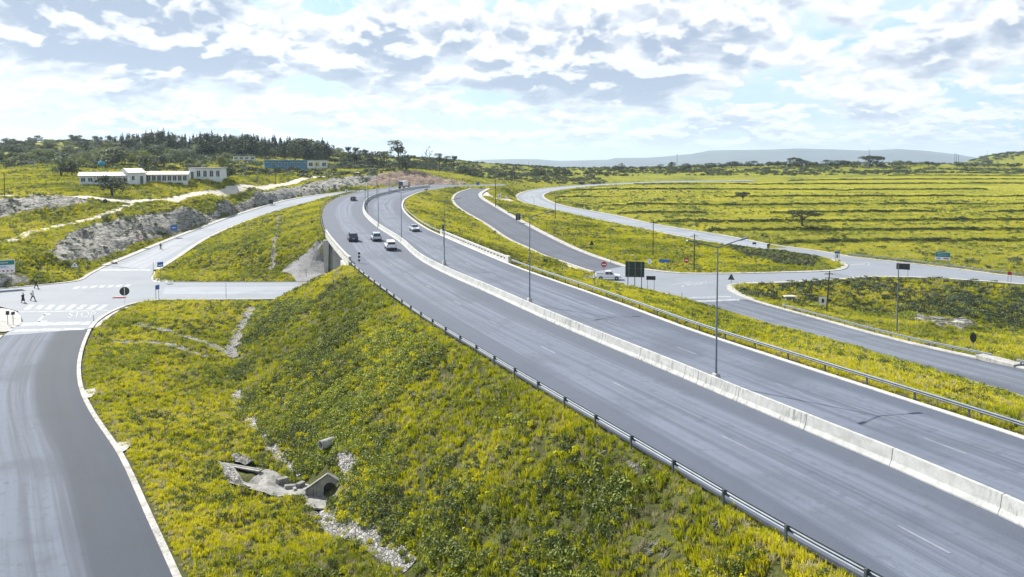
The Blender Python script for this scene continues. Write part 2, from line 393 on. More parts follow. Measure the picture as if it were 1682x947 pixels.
def roofing(name, a, b_):
    def b(t, bs):
        ob = t.n('ShaderNodeTexCoord').outputs['Object']; x = t.n('ShaderNodeSeparateXYZ', i_0=ob).outputs[0]
        wv = t.math('SINE', t.math('MULTIPLY', x, 14.0)); f = t.noise(ob, 0.6, 5, 0.6)
        t.put(bs.inputs['Base Color'], t.mix(t.step(f, 0.35, 0.7), a, b_)); t.put(bs.inputs['Roughness'], 0.5); t.put(bs.inputs['Metallic'], 0.1)
        bp = t.n('ShaderNodeBump', i_Height=wv); bp.inputs['Strength'].default_value = 0.4; bp.inputs['Distance'].default_value = 0.05
        t.put(bs.inputs['Normal'], bp)
    return material(name, b)
M['roof'] = roofing('sheet_roof', (0.46, 0.47, 0.49), (0.30, 0.29, 0.28))
M['roof_rust'] = roofing('rusty_sheet_roof', (0.60, 0.56, 0.53), (0.42, 0.30, 0.24))
M['wall_white'] = concrete('white_plaster', (0.72, 0.76, 0.78), (0.55, 0.60, 0.64), 0.35)
M['wall_blue'] = concrete('blue_plaster', (0.06, 0.27, 0.44), (0.04, 0.18, 0.32), 0.2)
M['wall_cream'] = concrete('cream_plaster', (0.6, 0.56, 0.48), (0.42, 0.39, 0.33), 0.3)
M['tank'] = flat('blue_tank', (0.03, 0.30, 0.48), 0.4)
M['yellow'] = flat('yellow_notice', (0.65, 0.55, 0.03), 0.5)

def leafmat(name, stops, rough=0.6, trans=0.35, patch=0.05, pw=0.5):
    """foliage: leaf colour varies from plant to plant and in drifts over the ground"""
    def b(t, bs):
        oi = t.n('ShaderNodeObjectInfo').outputs['Random']; ps = t.n('ShaderNodeNewGeometry').outputs[0]
        f = t.noise(ps, patch, 4, 0.6); g = t.noise(ps, 2.3, 3, 0.6)
        k = t.math('ADD', t.math('MULTIPLY', t.step(f, 0.32, 0.68), pw), t.math('MULTIPLY', t.math('ADD', t.math('MULTIPLY', oi, 0.65), t.math('MULTIPLY', g, 0.35)), 1-pw))
        c = t.ramp(k, stops)
        t.put(bs.inputs['Base Color'], c); t.put(bs.inputs['Roughness'], rough); t.put(bs.inputs['Specular IOR Level'], 0.25)
        tr = t.n('ShaderNodeBsdfTranslucent', i_0=c)
        mx = t.n('ShaderNodeMixShader', i_0=trans, i_1=bs.outputs[0], i_2=tr.outputs[0])
        t.put(next(n for n in t.t.nodes if n.type == 'OUTPUT_MATERIAL').inputs[0], mx.outputs[0])
    return material(name, b)
M['grass'] = leafmat('grass_blades', [(0.0, (0.045, 0.07, 0.016)), (0.25, (0.19, 0.23, 0.014)), (0.46, (0.43, 0.44, 0.015)), (0.76, (0.63, 0.58, 0.024)), (1.0, (0.56, 0.50, 0.16))], trans=0.36)
M['weed'] = leafmat('weed_leaves', [(0.0, (0.05, 0.07, 0.03)), (0.4, (0.12, 0.155, 0.045)), (0.75, (0.26, 0.31, 0.045)), (1.0, (0.38, 0.38, 0.10))], trans=0.28, patch=0.09)
M['drygrass'] = leafmat('dry_grass', [(0.0, (0.22, 0.21, 0.12)), (0.5, (0.42, 0.39, 0.23)), (1.0, (0.58, 0.52, 0.34))], trans=0.35)
M['leaf_dark'] = leafmat('dark_leaves', [(0.0, (0.022, 0.034, 0.022)), (0.5, (0.05, 0.07, 0.035)), (1.0, (0.11, 0.13, 0.05))], trans=0.2, pw=0.3)
M['leaf_bush'] = leafmat('bush_leaves', [(0.0, (0.05, 0.075, 0.05)), (0.5, (0.13, 0.17, 0.09)), (1.0, (0.27, 0.30, 0.12))], trans=0.3, pw=0.3)
M['leaf_lime'] = leafmat('lime_leaves', [(0.0, (0.08, 0.11, 0.02)), (1.0, (0.24, 0.27, 0.03))], trans=0.3, pw=0.3)
M['leaf_pine'] = leafmat('pine_needles', [(0.0, (0.014, 0.026, 0.026)), (1.0, (0.04, 0.06, 0.045))], trans=0.15, pw=0.3)
M['bark'] = flat('bark', (0.11, 0.09, 0.075), 0.95, 0, 0.3, 2.0)
def terrain_mat(t, bs):
    ps = t.n('ShaderNodeNewGeometry').outputs[0]
    def at_(n): return t.n('ShaderNodeAttribute', attribute_name=n).outputs['Fac']
    f = t.noise(ps, 0.035, 5, 0.6); g = t.noise(ps, 0.45, 6, 0.65); h = t.noise(ps, 4.0, 4, 0.7)
    far = at_('far')
    near = t.mix(t.step(g, 0.35, 0.65), (0.022, 0.030, 0.009), (0.06, 0.07, 0.02))
    ff = t.math('ADD', t.math('MULTIPLY', f, 0.5), t.math('MULTIPLY', g, 0.5))
    farc = t.ramp(ff, [(0.32, (0.03, 0.045, 0.012)), (0.43, (0.10, 0.125, 0.010)), (0.50, (0.20, 0.215, 0.008)), (0.58, (0.27, 0.27, 0.010)), (0.72, (0.27, 0.26, 0.07))])
    fld = t.mix(t.step(ff, 0.36, 0.62), (0.17, 0.19, 0.008), (0.36, 0.34, 0.02))
    farc = t.mix(at_('field'), farc, fld)
    c = t.mix(far, near, farc)
    dry = t.mix(t.step(g, 0.4, 0.6), (0.34, 0.32, 0.22), (0.14, 0.14, 0.07))
    c = t.mix(t.math('MULTIPLY', at_('dry'), t.step(t.math('ADD', g, f), 0.75, 1.1)), c, dry)
    st = t.n('ShaderNodeSeparateXYZ', i_0=ps)
    rv = t.n('ShaderNodeCombineXYZ', i_0=st.outputs[0], i_1=st.outputs[1], i_2=t.math('MULTIPLY', st.outputs[2], 2.5))
    r1 = t.noise(rv.outputs[0], 0.55, 7, 0.72); r2 = t.noise(rv.outputs[0], 1.7, 5, 0.7)
    rk = t.ramp(r1, [(0.38, (0.03, 0.032, 0.038)), (0.44, (0.18, 0.175, 0.17)), (0.51, (0.40, 0.385, 0.35)), (0.63, (0.62, 0.60, 0.55))])
    rk = t.mix(t.math('MULTIPLY', t.step(r2, 0.5, 0.60), 0.85), rk, (0.06, 0.065, 0.06))
    rock = at_('rock')
    rm = t.step(t.math('ADD', rock, t.math('MULTIPLY', t.math('SUBTRACT', g, 0.5), 1.3)), 0.40, 0.62)
    rr = t.mix(at_('red'), rk, t.ramp(r1, [(0.38, (0.10, 0.06, 0.04)), (0.5, (0.26, 0.165, 0.115)), (0.65, (0.40, 0.29, 0.22))]))
    c = t.mix(rm, c, rr)
    c = t.mix(0.25, c, t.mix(h, (0.015, 0.018, 0.008), t.mix(rm, (0.24, 0.24, 0.07), (0.6, 0.6, 0.55))))
    t.put(bs.inputs['Base Color'], c); t.put(bs.inputs['Roughness'], 0.95); t.put(bs.inputs['Specular IOR Level'], 0.15)
    bh = t.math('ADD', t.math('MULTIPLY', g, 0.8), t.math('MULTIPLY', t.math('MULTIPLY', r1, rm), 2.5))
    bp = t.n('ShaderNodeBump', i_Height=bh); bp.inputs['Strength'].default_value = 0.9; bp.inputs['Distance'].default_value = 0.7
    t.put(bs.inputs['Normal'], bp)
M['terrain'] = material('ground_cover', terrain_mat)
def hills_mat(t, bs):
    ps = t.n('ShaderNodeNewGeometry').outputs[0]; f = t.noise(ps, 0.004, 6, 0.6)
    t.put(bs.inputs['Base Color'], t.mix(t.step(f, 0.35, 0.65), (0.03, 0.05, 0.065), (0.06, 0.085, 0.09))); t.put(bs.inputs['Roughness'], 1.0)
M['hills'] = material('far_hills', hills_mat)
# ---------------------------------------------------------------- road lines (read off the photograph, turned into metres)
gH = prof([(0, 8), (120, 8), (153, 8.2), (183, 8.6), (213, 9.2), (236, 10), (254, 11), (277, 11.6), (325, 12.3), (360, 12.8), (420, 13.2), (600, 14)])
gRampL = prof([(0, 0), (175, 0), (200, 1.2), (332, 12.2), (400, 13)])
gRampR = prof([(0, 0), (178, 0), (200, 1.2), (300, 9), (350, 12.2), (420, 13)])
gCurve = prof([(0, 0), (195, 0), (235, 1.3), (300, 3.5), (380, 7), (430, 9), (470, 11), (520, 13), (700, 21)])
gSlip = prof([(0, 4.2), (60, 4.0), (80, 3.0), (112, 0.2), (125, 0), (900, 0)])
g0 = prof([(0, 0), (1, 0)])
def line(px, g, ds=3.0, smooth=3, back=0):
    p = [PG(x, y, g) for x, y in px]
    if back:
        d = p[0]-p[1]; d[2] = 0; d /= np.linalg.norm(d); p = [p[0]+d*back]+p
    return resample(p, ds, smooth)
Lp = [(1430,955),(1322,897),(1225,840),(1143,787),(1070,745),(970,686),(905,647),(830,603),(770,566),(700,524),(655,493),(620,467),(590,444),(565,420),(538,386),(530,364),(529,350),(533,338),(544,329),(562,321),(597,313),(625,308.6),(660,305),(700,303.5),(760,302.9),(830,302.0)]
Mp = [(1682,857),(1632,832),(1463,762),(1328,705),(1218,660),(1110,612),(990,563),(880,515),(800,478),(740,452),(690,425),(659,397),(622,373),(602,355),(597,342),(601,332),(613,324),(635,318),(658,313),(686,309.4),(711,307),(760,304.6),(830,303.3)]
Rp = [(1682,721),(1618,699),(1490,659),(1394,627),(1306,600),(1260,583),(1144,547),(1058,514),(967,481),(903,459),(840,436),(785,413),(734,391),(699,375),(673,357),(661,344),(659.5,334),(666,325),(689,315),(711,311),(750,306.6),(830,304.3)]
HL, HM, HR = line(Lp, gH, 3, 4, 45), line(Mp, gH, 3, 4, 50), line(Rp, gH, 3, 4, 60)
RLu = line([(177,436),(215,421),(253,405),(300,386),(330,375),(375,358),(420,343.5),(471,329),(510,322),(547,317),(597,312)], gRampL)
RLl = line([(253,443),(286,423),(330,394),(375,373),(420,356.5),(471,342),(534,325.5),(570,319),(600,313.2)], gRampL)
RRl = line([(977,446),(951,438),(924,428),(891,418),(878,410),(840,393.5),(800,367),(760,344),(747,332),(746,324),(755,315.5),(775,309.5)], gRampR)
RRu = line([(1022,437.5),(967,419),(929,403),(878,377),(840,356),(808,337),(788.5,325),(786,317.5),(800,309.5)], gRampR)
CVn = line([(1260,409),(1180,399),(1068,377),(1002,364),(916,346),(878,338.5),(856,330),(850,322),(865,314),(903,308),(967,303),(1043,299.5),(1093,297.5),(1240,295.5)], gCurve, 3, 4)
CVf = line([(1260,401),(1195,388),(1068,367),(1002,352),(929,339),(901,330),(890,322),(896,316.5),(918,311.5),(967,306),(1043,301.3),(1093,299.3),(1240,297)], gCurve, 3, 4)
SRn = line([(1119,491),(1182,508),(1260,531),(1361,557),(1437,580),(1513,603),(1577,620),(1682,650),(1800,690)], gSlip)
SRf = line([(1228,491.5),(1260,501.7),(1336,522),(1437,550),(1513,569),(1615,591),(1682,605.6),(1800,635)], gSlip)
SLr = line([(145,540),(134,565),(126,600),(130,640),(150,682),(178,722),(197,752),(240,850),(285,950),(330,1060),(400,1230)], g0, 2, 3)
SLl = offs(SLr, -10.4)
if SLl[0][0] > SLr[0][0]: SLl = offs(SLr, 10.4)
XN = resample([P(262,492,0), P(490,490,0), P(977,472.5,0)], 3, 1)
XF = resample([P(275,463,0), P(510,462.5,0), P(974,453.5,0)], 3, 1)
def wp(px, g=g0): return np.array([PG(x, y, g) for x, y in px])
JL = wp([(-420,512),(-150,489),(0,474.5),(60,469),(127,462),(150,450),(177,436),(253,443),(247,456),(252,462),(275,463),(262,492),(225,496),(195,505),(170,517),(152,530),(145,540)])
JL = np.vstack([JL, SLl[0][None], wp([(38,527),(30,511),(0,503),(-150,510),(-420,535)])])
JR = wp([(977,472.5),(1043,474),(1068,475),(1095,481),(1119,491),(1228,491.5),(1205,482),(1193,473),(1197,467),(1215,464.5),(1260,463.6),(1361,458.6),(1437,453.5),(1539,456),(1682,466),(2000,492),
         (2000,484),(1682,456),(1564,441),(1488,432),(1399,422),(1345,412.5),(1260,401),(1260,409),(1311,415.5),(1361,424),(1387,431),(1393,438),(1374,444.6),(1260,448.5),(1195,449.7),(1119,449.2),(1058,443),(1022,437.5),(977,446),(974,453.5)])

def rib(A, B, n=None, m=4):
    n = n or max(len(A), len(B)); a, b = resn(A, n), resn(B, n); t = np.linspace(0, 1, m+1)[None, :, None]
    G = a[:, None]*(1-t)+b[:, None]*t
    mid = (a+b)/2; s = arcs(mid); wd = np.linalg.norm(a-b, axis=1)
    uv = np.stack([(t[..., 0]-0.5)*wd[:, None], np.repeat(s[:, None], m+1, 1)], -1); return G, uv
RIB = {}
RIB['highway_near'] = rib(HL, HM, 260, 6); RIB['highway_far'] = rib(HM, HR, 260, 6)
RIB['ramp_left'] = rib(RLu, RLl, 110); RIB['ramp_right'] = rib(RRl, RRu, 110); RIB['curved_road'] = rib(CVn, CVf, 180)
RIB['slip_right'] = rib(SRn, SRf, 50); RIB['slip_left'] = rib(SLl, SLr, 70); RIB['underpass_road'] = rib(XN, XF, 40)

# concrete verges along the road edges: (edge line, outward side sign, width, height)
def outward(line_, other):
    n = normals(line_); k = len(line_)//2; o = other[len(other)//2][:2]-line_[k][:2]
    return 1.0 if np.dot(n[k], o) < 0 else -1.0
def band(line_, other, w0, w1, h, w2=None):
    s = outward(line_, other)
    a = offs(line_, s*w0); b = offs(line_, s*w1)
    return a, b, h
BANDS = []
def addband(line_, other, wd, h=0.12, mat='kerb'):
    s = outward(line_, other); a = line_; b = offs(line_, s*wd); BANDS.append((a, b, h, mat)); return b
oHR = addband(HR, HM, 0.5, 0.05, 'concrete'); oRLu = addband(RLu, RLl, 1.6, 0.12); oRLl = addband(RLl, RLu, 1.2, 0.12)
oRRl = addband(RRl, RRu, 1.0, 0.12); oRRu = addband(RRu, RRl, 1.7, 0.12)
oCVn = addband(CVn, CVf, 1.3); oCVf = addband(CVf, CVn, 1.1)
oSRn = addband(SRn, SRf, 0.35, 0.06); oSRf = addband(SRf, SRn, 0.9, 0.1); oSLr = addband(SLr, SLl, 0.42, 0.06, 'old_kerb')
oSLl = addband(SLl, SLr, 0.8, 0.12)
oXN = addband(XN, XF, 0.5); oXF = addband(XF, XN, 0.1)

# ---------------------------------------------------------------- the ground: a triangulated survey, then a fine sheet draped over it
xa, xb = XN[0], XN[-1]; fa, fb = XF[0], XF[-1]
def in_corridor(p, m=3.0):
    yn = np.interp(p[0], XN[:, 0], XN[:, 1])-m; yf = np.interp(p[0], XF[:, 0], XF[:, 1])+m
    return yn < p[1] < yf
pts = []
def put(l, z=0.0, skip=False):
    for p in l:
        if skip and (in_corridor(p) or 119.5 < p[1] < (168 if p[0] < -20 else 158)): continue
        pts.append((p[0], p[1], p[2]+z))
for l in (HL, HM, HR, oHR): put(l, 0, True)
sL = outward(HL, HM); put([p for p in offs(HL, sL*1.3)], -0.15, True)
put(offs(HR, outward(HR, HM)*2.2), -0.2, True)
for yy, z_ in ((124, 7.0), (128.5, 6.1), (132, 5.3)):
    a_ = HL[int(np.argmax(HL[:, 1] > yy))]; pts.append((a_[0]-.8, yy, z_-.4)); pts.append((a_[0]+2.5, yy, z_)); pts.append((a_[0]+12, yy+3, z_))
for q_ in [(537,390,7.4),(526,394,6.6),(500,419,3.6),(463,447,.6),(478,451,.4),(548,449,.3),(544,420,3.6),(515,428,2.6)]: pts.append(tuple(P(*q_)))
for l in (RLu, RLl, RRl, RRu, CVn, CVf, SRn, SRf, SLr, SLl, XN, XF, oRLu, oRLl, oRRl, oRRu, oCVn, oCVf, oSRn, oSRf, oSLr, oSLl, oXN): put(l)
def closed(poly): return np.vstack([poly, poly[:1]])
put(resample(closed(JL), 3, 0)); put(resample(closed(JR), 3, 0))
put([P(x, y, z) for x, y, z in [(380,640,-2)]])
DITCH = [P(x, y, z) for x, y, z in [(411,509,-.6),(402,531,-1.0),(390,557,-1.4),(385,585,-1.7),(384,646,-2),(389,669,-2),(415,695,-2),(434,724,-2),(457,747,-2),(486,779,-2),(520,806,-2.1),(524,841,-1.9),(541,864,-1.7),(573,880,-1.5),(616,909,-1.3),(645,925,-1.2),(700,980,-1),(800,1080,-1),(1000,1300,-1)]]
DITCH = resample(DITCH, 2, 1); put(DITCH)
put(offs(oSLr, outward(SLr, SLl)*1.5), -0.05)
# depth points on the hillsides: photo column, photo row, distance
HILL = """0 440 150|30 445 152|84 441 163|51 413 162|0 400 168|114 382 195|177 360 215|228 352 225|304 337 238|367 324 262|420 311 290|483 306 325|534 296 350|582 289 375|630 284 395|663 279 410|699 283 415|737 293 415|775 300 408
15 398 176|63 380 196|122 365 211|0 360 200|89 344 215|142 339 222|0 329 215|51 322 225|152 324 235|215 325 250|253 325 252|330 314 270|420 305 303|496 294 345|572 285 395|610 281 420
0 300 260|60 290 290|135 301 262|240 299 268|365 293 290|440 290 340|485 278 430|540 278 440|600 272 480|-200 300 260|-200 360 200|-200 272 350|-200 420 160
0 272 350|150 270 350|300 269 380|400 267 420|-300 240 600|-150 240 600|0 238 600|130 231 600|200 236 600|350 236 600|480 238 600|560 254 600|620 266 580|700 273 560|760 283 520|830 289 520
0 255 470|200 252 480|400 252 500|520 262 500|-300 255 470|700 281 440|775 291 440|840 297 450|840 299 480|900 296 500|1000 291.5 540|1100 286.5 580|870 287 600|950 284 640|900 281 650|1000 277 680|1100 274.5 700|1200 272 700|1300 270 700|1400 269 700|1500 269 700|1600 271 700|1682 273 700|1900 274 700
1560 268 1200|1590 265 1200|1640 252 1200|1682 248 1200|1800 240 1200|2000 240 1200|-300 250 1000|0 250 1000|300 250 1000|500 262 1000"""
for ch in HILL.replace('\n', '|').split('|'):
    a = [float(q) for q in ch.split()]; pts.append(tuple(PY(*a)))
roadxy = np.vstack([l[:, :2] for l in (CVn, CVf, JR, HR, RRu, oCVf)])
for Yf in range(215, 681, 30):
    for Xf in range(40, 640, 24):
        p = np.array([Xf, Yf]); d = np.min(np.linalg.norm(roadxy-p, axis=1))
        xc = np.interp(Yf, CVf[:60, 1], CVf[:60, 0]) if Yf < 440 else 20
        cy_ = np.interp(Xf, JR[15:23][::-1, 0], JR[15:23][::-1, 1])
        if d > 16 and Xf > xc+14 and Yf > cy_+8 and not (Yf > 440 and Xf < 190 and Yf < 560):
            pts.append((Xf, Yf, 0.044*(Yf-205)+1.2*(vnoise(np.array(Xf/90.0), np.array(Yf/70.0))-0.5)))
for x, y, z in [(1330,503,-2),(1385,512,-2.8),(1440,520,-3.5),(1513,527,-4.2),(1590,533,-4.6),(1682,545,-5),(1900,570,-5.5)]: pts.append(tuple(P(x, y, z)))
for q in [(-120,100,0),(-120,60,0),(-90,20,0),(-60,-5,0),(-260,150,6),(-400,200,15),(-40,-40,0),(-8,10,-1),(-14,0,-1),(-6,-40,-1),(60,50,2.5),(75,20,3),(150,60,-3),(220,120,-4),(160,-20,0),(60,-40,4),
          (-1500,1000,40),(-600,1000,36),(100,1000,2),(400,1000,4),(800,1000,6),(1600,1000,25),(-2800,2800,0),(0,2800,-22),(2800,2800,0),(0,1600,-22),(800,1600,-15),(-800,1600,10),(2800,300,10),(-2800,300,30),(1200,300,6),(-900,300,24),(-2000,-300,0),(2000,-300,0)]: pts.append(q)
T = np.array(pts)
vv, ee, ff, ov, _, _ = delaunay_2d_cdt([Vector((p[0], p[1])) for p in T], [], [], 0, 1e-3)
tz = [float(np.mean([T[k][2] for k in o])) if o else 0.0 for o in ov]
tin = BVHTree.FromPolygons([(v[0], v[1], z) for v, z in zip(vv, tz)], [tuple(f) for f in ff])
def Zt(x, y):
    h = tin.ray_cast(Vector((x, y, 500)), Vector((0, 0, -1))); return h[0].z if h[0] is not None else 0.0
CAMV = Vector((0, 0, HC))
def G(px, py):
    """where the sight line through this photo pixel meets the surveyed ground"""
    d = Vector(ray(px, py)).normalized(); h = tin.ray_cast(CAMV+d*8, d, 6000)
    return np.array(h[0]) if h[0] is not None else PY(px, py, 700)

# distance to the nearest road surface
rv, rf = [], []
def addflat(Gm):
    n, m, _ = Gm.shape; o = len(rv)
    for p in Gm.reshape(-1, 3): rv.append((p[0], p[1], 0))
    for i in range(n-1):
        for j in range(m-1): rf.append((o+i*m+j, o+(i+1)*m+j, o+(i+1)*m+j+1, o+i*m+j+1))
for k, (g_, u_) in RIB.items(): addflat(g_)
for a, b, h, m_ in BANDS: addflat(np.stack([a, b], 1))
from mathutils.geometry import tessellate_polygon
for poly in (JL, JR):
    o = len(rv); rv += [(p[0], p[1], 0) for p in poly]
    for t3 in tessellate_polygon([[Vector((p[0], p[1], 0)) for p in poly]]): rf.append(tuple(o+i for i in t3))
roads2d = BVHTree.FromPolygons(rv, rf)
def droad(x, y):
    h = roads2d.find_nearest(Vector((x, y, 0)), 60.0); return h[3] if h[3] is not None else 60.0

NA, NR = 620, 860
ang = np.radians(np.linspace(-58, 58, NA)); rr_ = np.geomspace(9, 2600, NR)
AX = np.sin(ang)[None, :]*rr_[:, None]; AY = np.cos(ang)[None, :]*rr_[:, None]
zz = np.empty((NR, NA)); dd = np.empty((NR, NA))
for i in range(NR):
    for j in range(NA):
        x, y = AX[i, j], AY[i, j]; zz[i, j] = Zt(x, y)
        dd[i, j] = droad(x, y) if rr_[i] < 720 else 60.0
cell = rr_*(np.log(2600/9)/NR)
z0 = zz.copy()
for _ in range(5):
    zb = zz.copy(); zb[1:-1, 1:-1] = (zz[:-2, 1:-1]+zz[2:, 1:-1]+zz[1:-1, :-2]+zz[1:-1, 2:])/4
    wgt = np.clip((dd-2.0)/4.0, 0, 1); zz = zz*(1-wgt)+zb*wgt
def inpoly(X, Y, poly):
    r = np.zeros(X.shape, bool); n = len(poly)
    for i in range(n):
        x1, y1 = poly[i][:2]; x2, y2 = poly[(i+1) % n][:2]
        if y1 == y2: continue
        c = ((y1 > Y) != (y2 > Y)) & (X < (x2-x1)*(Y-y1)/(y2-y1)+x1); r ^= c
    return r
def GP(px): return np.array([G(x, y) for x, y in px])
def blur(a, n):
    for _ in range(n):
        b = a.copy(); b[1:-1, 1:-1] = (a[:-2, 1:-1]+a[2:, 1:-1]+a[1:-1, :-2]+a[1:-1, 2:]+a[1:-1, 1:-1])/5; a = b
    return a
rock = np.zeros_like(zz); red = np.zeros_like(zz); dry = np.zeros_like(zz)
cut_main = [(60,414),(114,385),(177,363),(228,355),(304,338),(367,325),(420,312.5),(483,307),(534,297),(582,290),(625,287),(625,306),(597,308),(540,315),(483,324.5),(420,340),(367,357),(300,381),(230,399),(165,427),(100,441)]
rock[inpoly(AX, AY, GP(cut_main))] = 0.85
rock[inpoly(AX, AY, GP([(-60,334),(0,330),(51,324),(150,326),(140,338),(89,343),(0,359),(-60,372)]))] = 0.9
rock[inpoly(AX, AY, GP([(-60,450),(20,444),(45,455),(58,467),(0,472),(-60,478)]))] = 0.8
rp = inpoly(AX, AY, GP([(600,307),(625,286),(663,280.5),(699,285),(737,295),(780,301.5),(740,302.5),(660,304)])); rock[rp] = 1; red[rp] = 1
for q, k in (([(930,738),(960,722),(1010,735),(1075,775),(1090,800),(1040,790),(985,760)], 0.5), ([(1140,840),(1175,835),(1235,880),(1260,905),(1230,925),(1180,900)], 0.5),
             ([(990,890),(1080,880),(1130,920),(1080,947),(1000,930)], 0.35), ([(680,540),(700,535),(730,570),(720,590),(700,570)], 0.5), ([(850,840),(930,800),(1000,830),(960,900),(880,900)], 0.2),
             ([(560,800),(600,830),(660,930),(620,940),(560,880),(530,850)], 0.3),
             ([(1490,520),(1600,525),(1620,545),(1530,545)], 0.55), ([(1340,462),(1400,462),(1380,480)], 0.3), ([(440,352),(458,352),(450,445),(440,445)], 0.3)):
    rock[inpoly(AX, AY, GP(q))] = k
dry[inpoly(AX, AY, GP([(925,365),(1000,368),(1180,405),(1300,420),(1370,436),(1290,446),(1060,440),(960,405)]))] = 1
dry[inpoly(AX, AY, GP([(980,480),(1060,478),(1120,497),(1200,512),(1180,540),(1060,505)]))] = 0.7
dry[inpoly(AX, AY, GP([(380,300),(480,285),(600,275),(560,283),(420,302),(250,318),(200,312),(260,300)]))] = 0.8
field = inpoly(AX, AY, GP([(905,322),(935,338),(1002,350),(1068,365),(1195,386),(1260,398),(1399,419),(1488,429),(1564,438),(1682,452),(2000,478),(2300,300),(1682,281),(1240,300),(1043,304),(960,309)]))
rock, red, dry = blur(rock, 3), blur(red, 2), blur(dry, 6)
# terrace banks across the field: a short drop towards the viewer along each contour row
TERR = [0.0]*0
for yrow in (289, 296, 303, 313, 324, 337, 350, 365.5, 381, 398):
    TERR.append(G(1500, yrow)[1])
wob_ = 2.2*(fbm(AX/110.0, AY/400.0, 3, 5)-0.5)
fw = blur(field.astype(float), 8)
for k, yt in enumerate(TERR):
    d = AY-(yt+wob_+0.012*(260-AX)); wd_ = np.maximum(0.9, 1.7*cell)[:, None]; s_ = np.clip((d+wd_)/(2*wd_), 0, 1); s_ = s_*s_*(3-2*s_); ext = np.clip((fbm(AX/45.0, AY*0+k*7.7, 3, 9)-0.24)*8, 0, 1)
    zz += fw*ext*1.8*s_*np.exp(-np.maximum(d-wd_, 0)/8.0)
# road bed and lumpiness
away = np.clip((dd-0.6)/3.0, 0, 1)
near_ = np.clip(1-rr_/400.0, 0.15, 1)[:, None]
zz += away*(fbm(AX/1.5, AY/1.5, 3, 1)-0.5)*0.85*near_ + away*(fbm(AX/9.0, AY/9.0, 3, 2)-0.5)*0.9*(1-.75*fw)
rk_ = np.abs(fbm(AX/5.0, AY/5.0, 5, 3)-0.5)*2
zz += rock*away*(0.5-rk_)*3.6*np.clip(rr_[:, None]/120, 0.15, 1)
hillm = np.clip((rr_-480)/200, 0, 1)[:, None]
zz += hillm*(fbm(AX/60.0, AY/60.0, 4, 12)-0.5)*7*(AX < 0)
onroad = dd < (0.35+0.55*cell)[:, None]
hroad = np.abs(z0-np.interp(AY, [0, 120, 360, 600], [8, 8, 12.8, 14])) > -1
zz = np.where(onroad, z0-0.16-0.035*cell[:, None], zz)
trans = np.clip((dd-(0.35+0.55*cell)[:, None])/1.0, 0, 1)
zz = np.where(~onroad & (trans < 1), (z0-0.10)*(1-trans)+zz*trans, zz)
far = np.clip((rr_-110)/170, 0, 1)[:, None]*np.ones_like(zz)
GG = np.stack([AX, AY, zz], -1)
terr = link('ground', gridmesh('ground', GG, M['terrain'], attrs={'rock': rock, 'red': red, 'dry': dry, 'far': far, 'field': fw}))
tag(terr, kind='structure')
lr = np.log(rr_)
def Z(x, y):
    r = math.hypot(x, y); a = math.atan2(x, y)
    fi = (math.log(max(r, 9.01))-lr[0])/(lr[-1]-lr[0])*(NR-1); fj = (a-ang[0])/(ang[-1]-ang[0])*(NA-1)
    if not (0 <= fi < NR-1 and 0 <= fj < NA-1): return Zt(x, y)
    i, j = int(fi), int(fj); u, v = fi-i, fj-j
    return float((zz[i, j]*(1-v)+zz[i, j+1]*v)*(1-u)+(zz[i+1, j]*(1-v)+zz[i+1, j+1]*v)*u)
def GZ(px, py):
    p = G(px, py); p[2] = Z(p[0], p[1]); return p
# wide plain below the terrain sheet and the far mountains
b = MB(); n = 48
b.add([(0, 6000, -34)]+[(16000*math.cos(2*math.pi*k/n), 6000+16000*math.sin(2*math.pi*k/n), -34) for k in range(n)], [(0, k+1, (k+1) % n+1) for k in range(n)])
tag(b.obj('plain', M['hills'], fixn=False), kind='structure')
def range_(name, sky_, Y0, depth, seed, jag):
    xs = np.linspace(sky_[0][0], sky_[-1][0], 260); ys = np.interp(xs, [a for a, _ in sky_], [b_ for _, b_ in sky_])
    X = (xs-841)/F*Y0; zt = HC-(ys-HY)/F*Y0; rows = []
    for k, (f_, dy) in enumerate([(-0.2, -depth), (0.25, -depth*0.6), (0.55, -depth*0.33), (0.85, -depth*0.12), (1.0, 0), (0.8, depth*0.3), (-0.2, depth)]):
        nz = (fbm(X/900.0, np.full_like(X, k*1.7), 5, seed)-0.5)
        rows.append(np.stack([X, np.full_like(X, Y0+dy)+nz*depth*0.25, -40+(zt+40)*max(f_, 0)+nz*jag*(1 if k != 4 else 0.25)+(0 if f_ > 0 else -30)], -1))
    tag(link(name, gridmesh(name, np.stack(rows), M['hills'])), kind='structure')
range_('mountains', [(500,275),(740,268),(790,262),(850,261),(880,261),(920,264),(1000,262),(1010,259),(1060,259),(1090,257),(1140,252),(1165,247),(1200,246),(1260,245),(1310,243.5),(1370,245),(1420,247),(1480,244.5),(1530,248),(1580,254),(1620,262),(1700,266),(1900,268)], 8200, 1500, 21, 60)

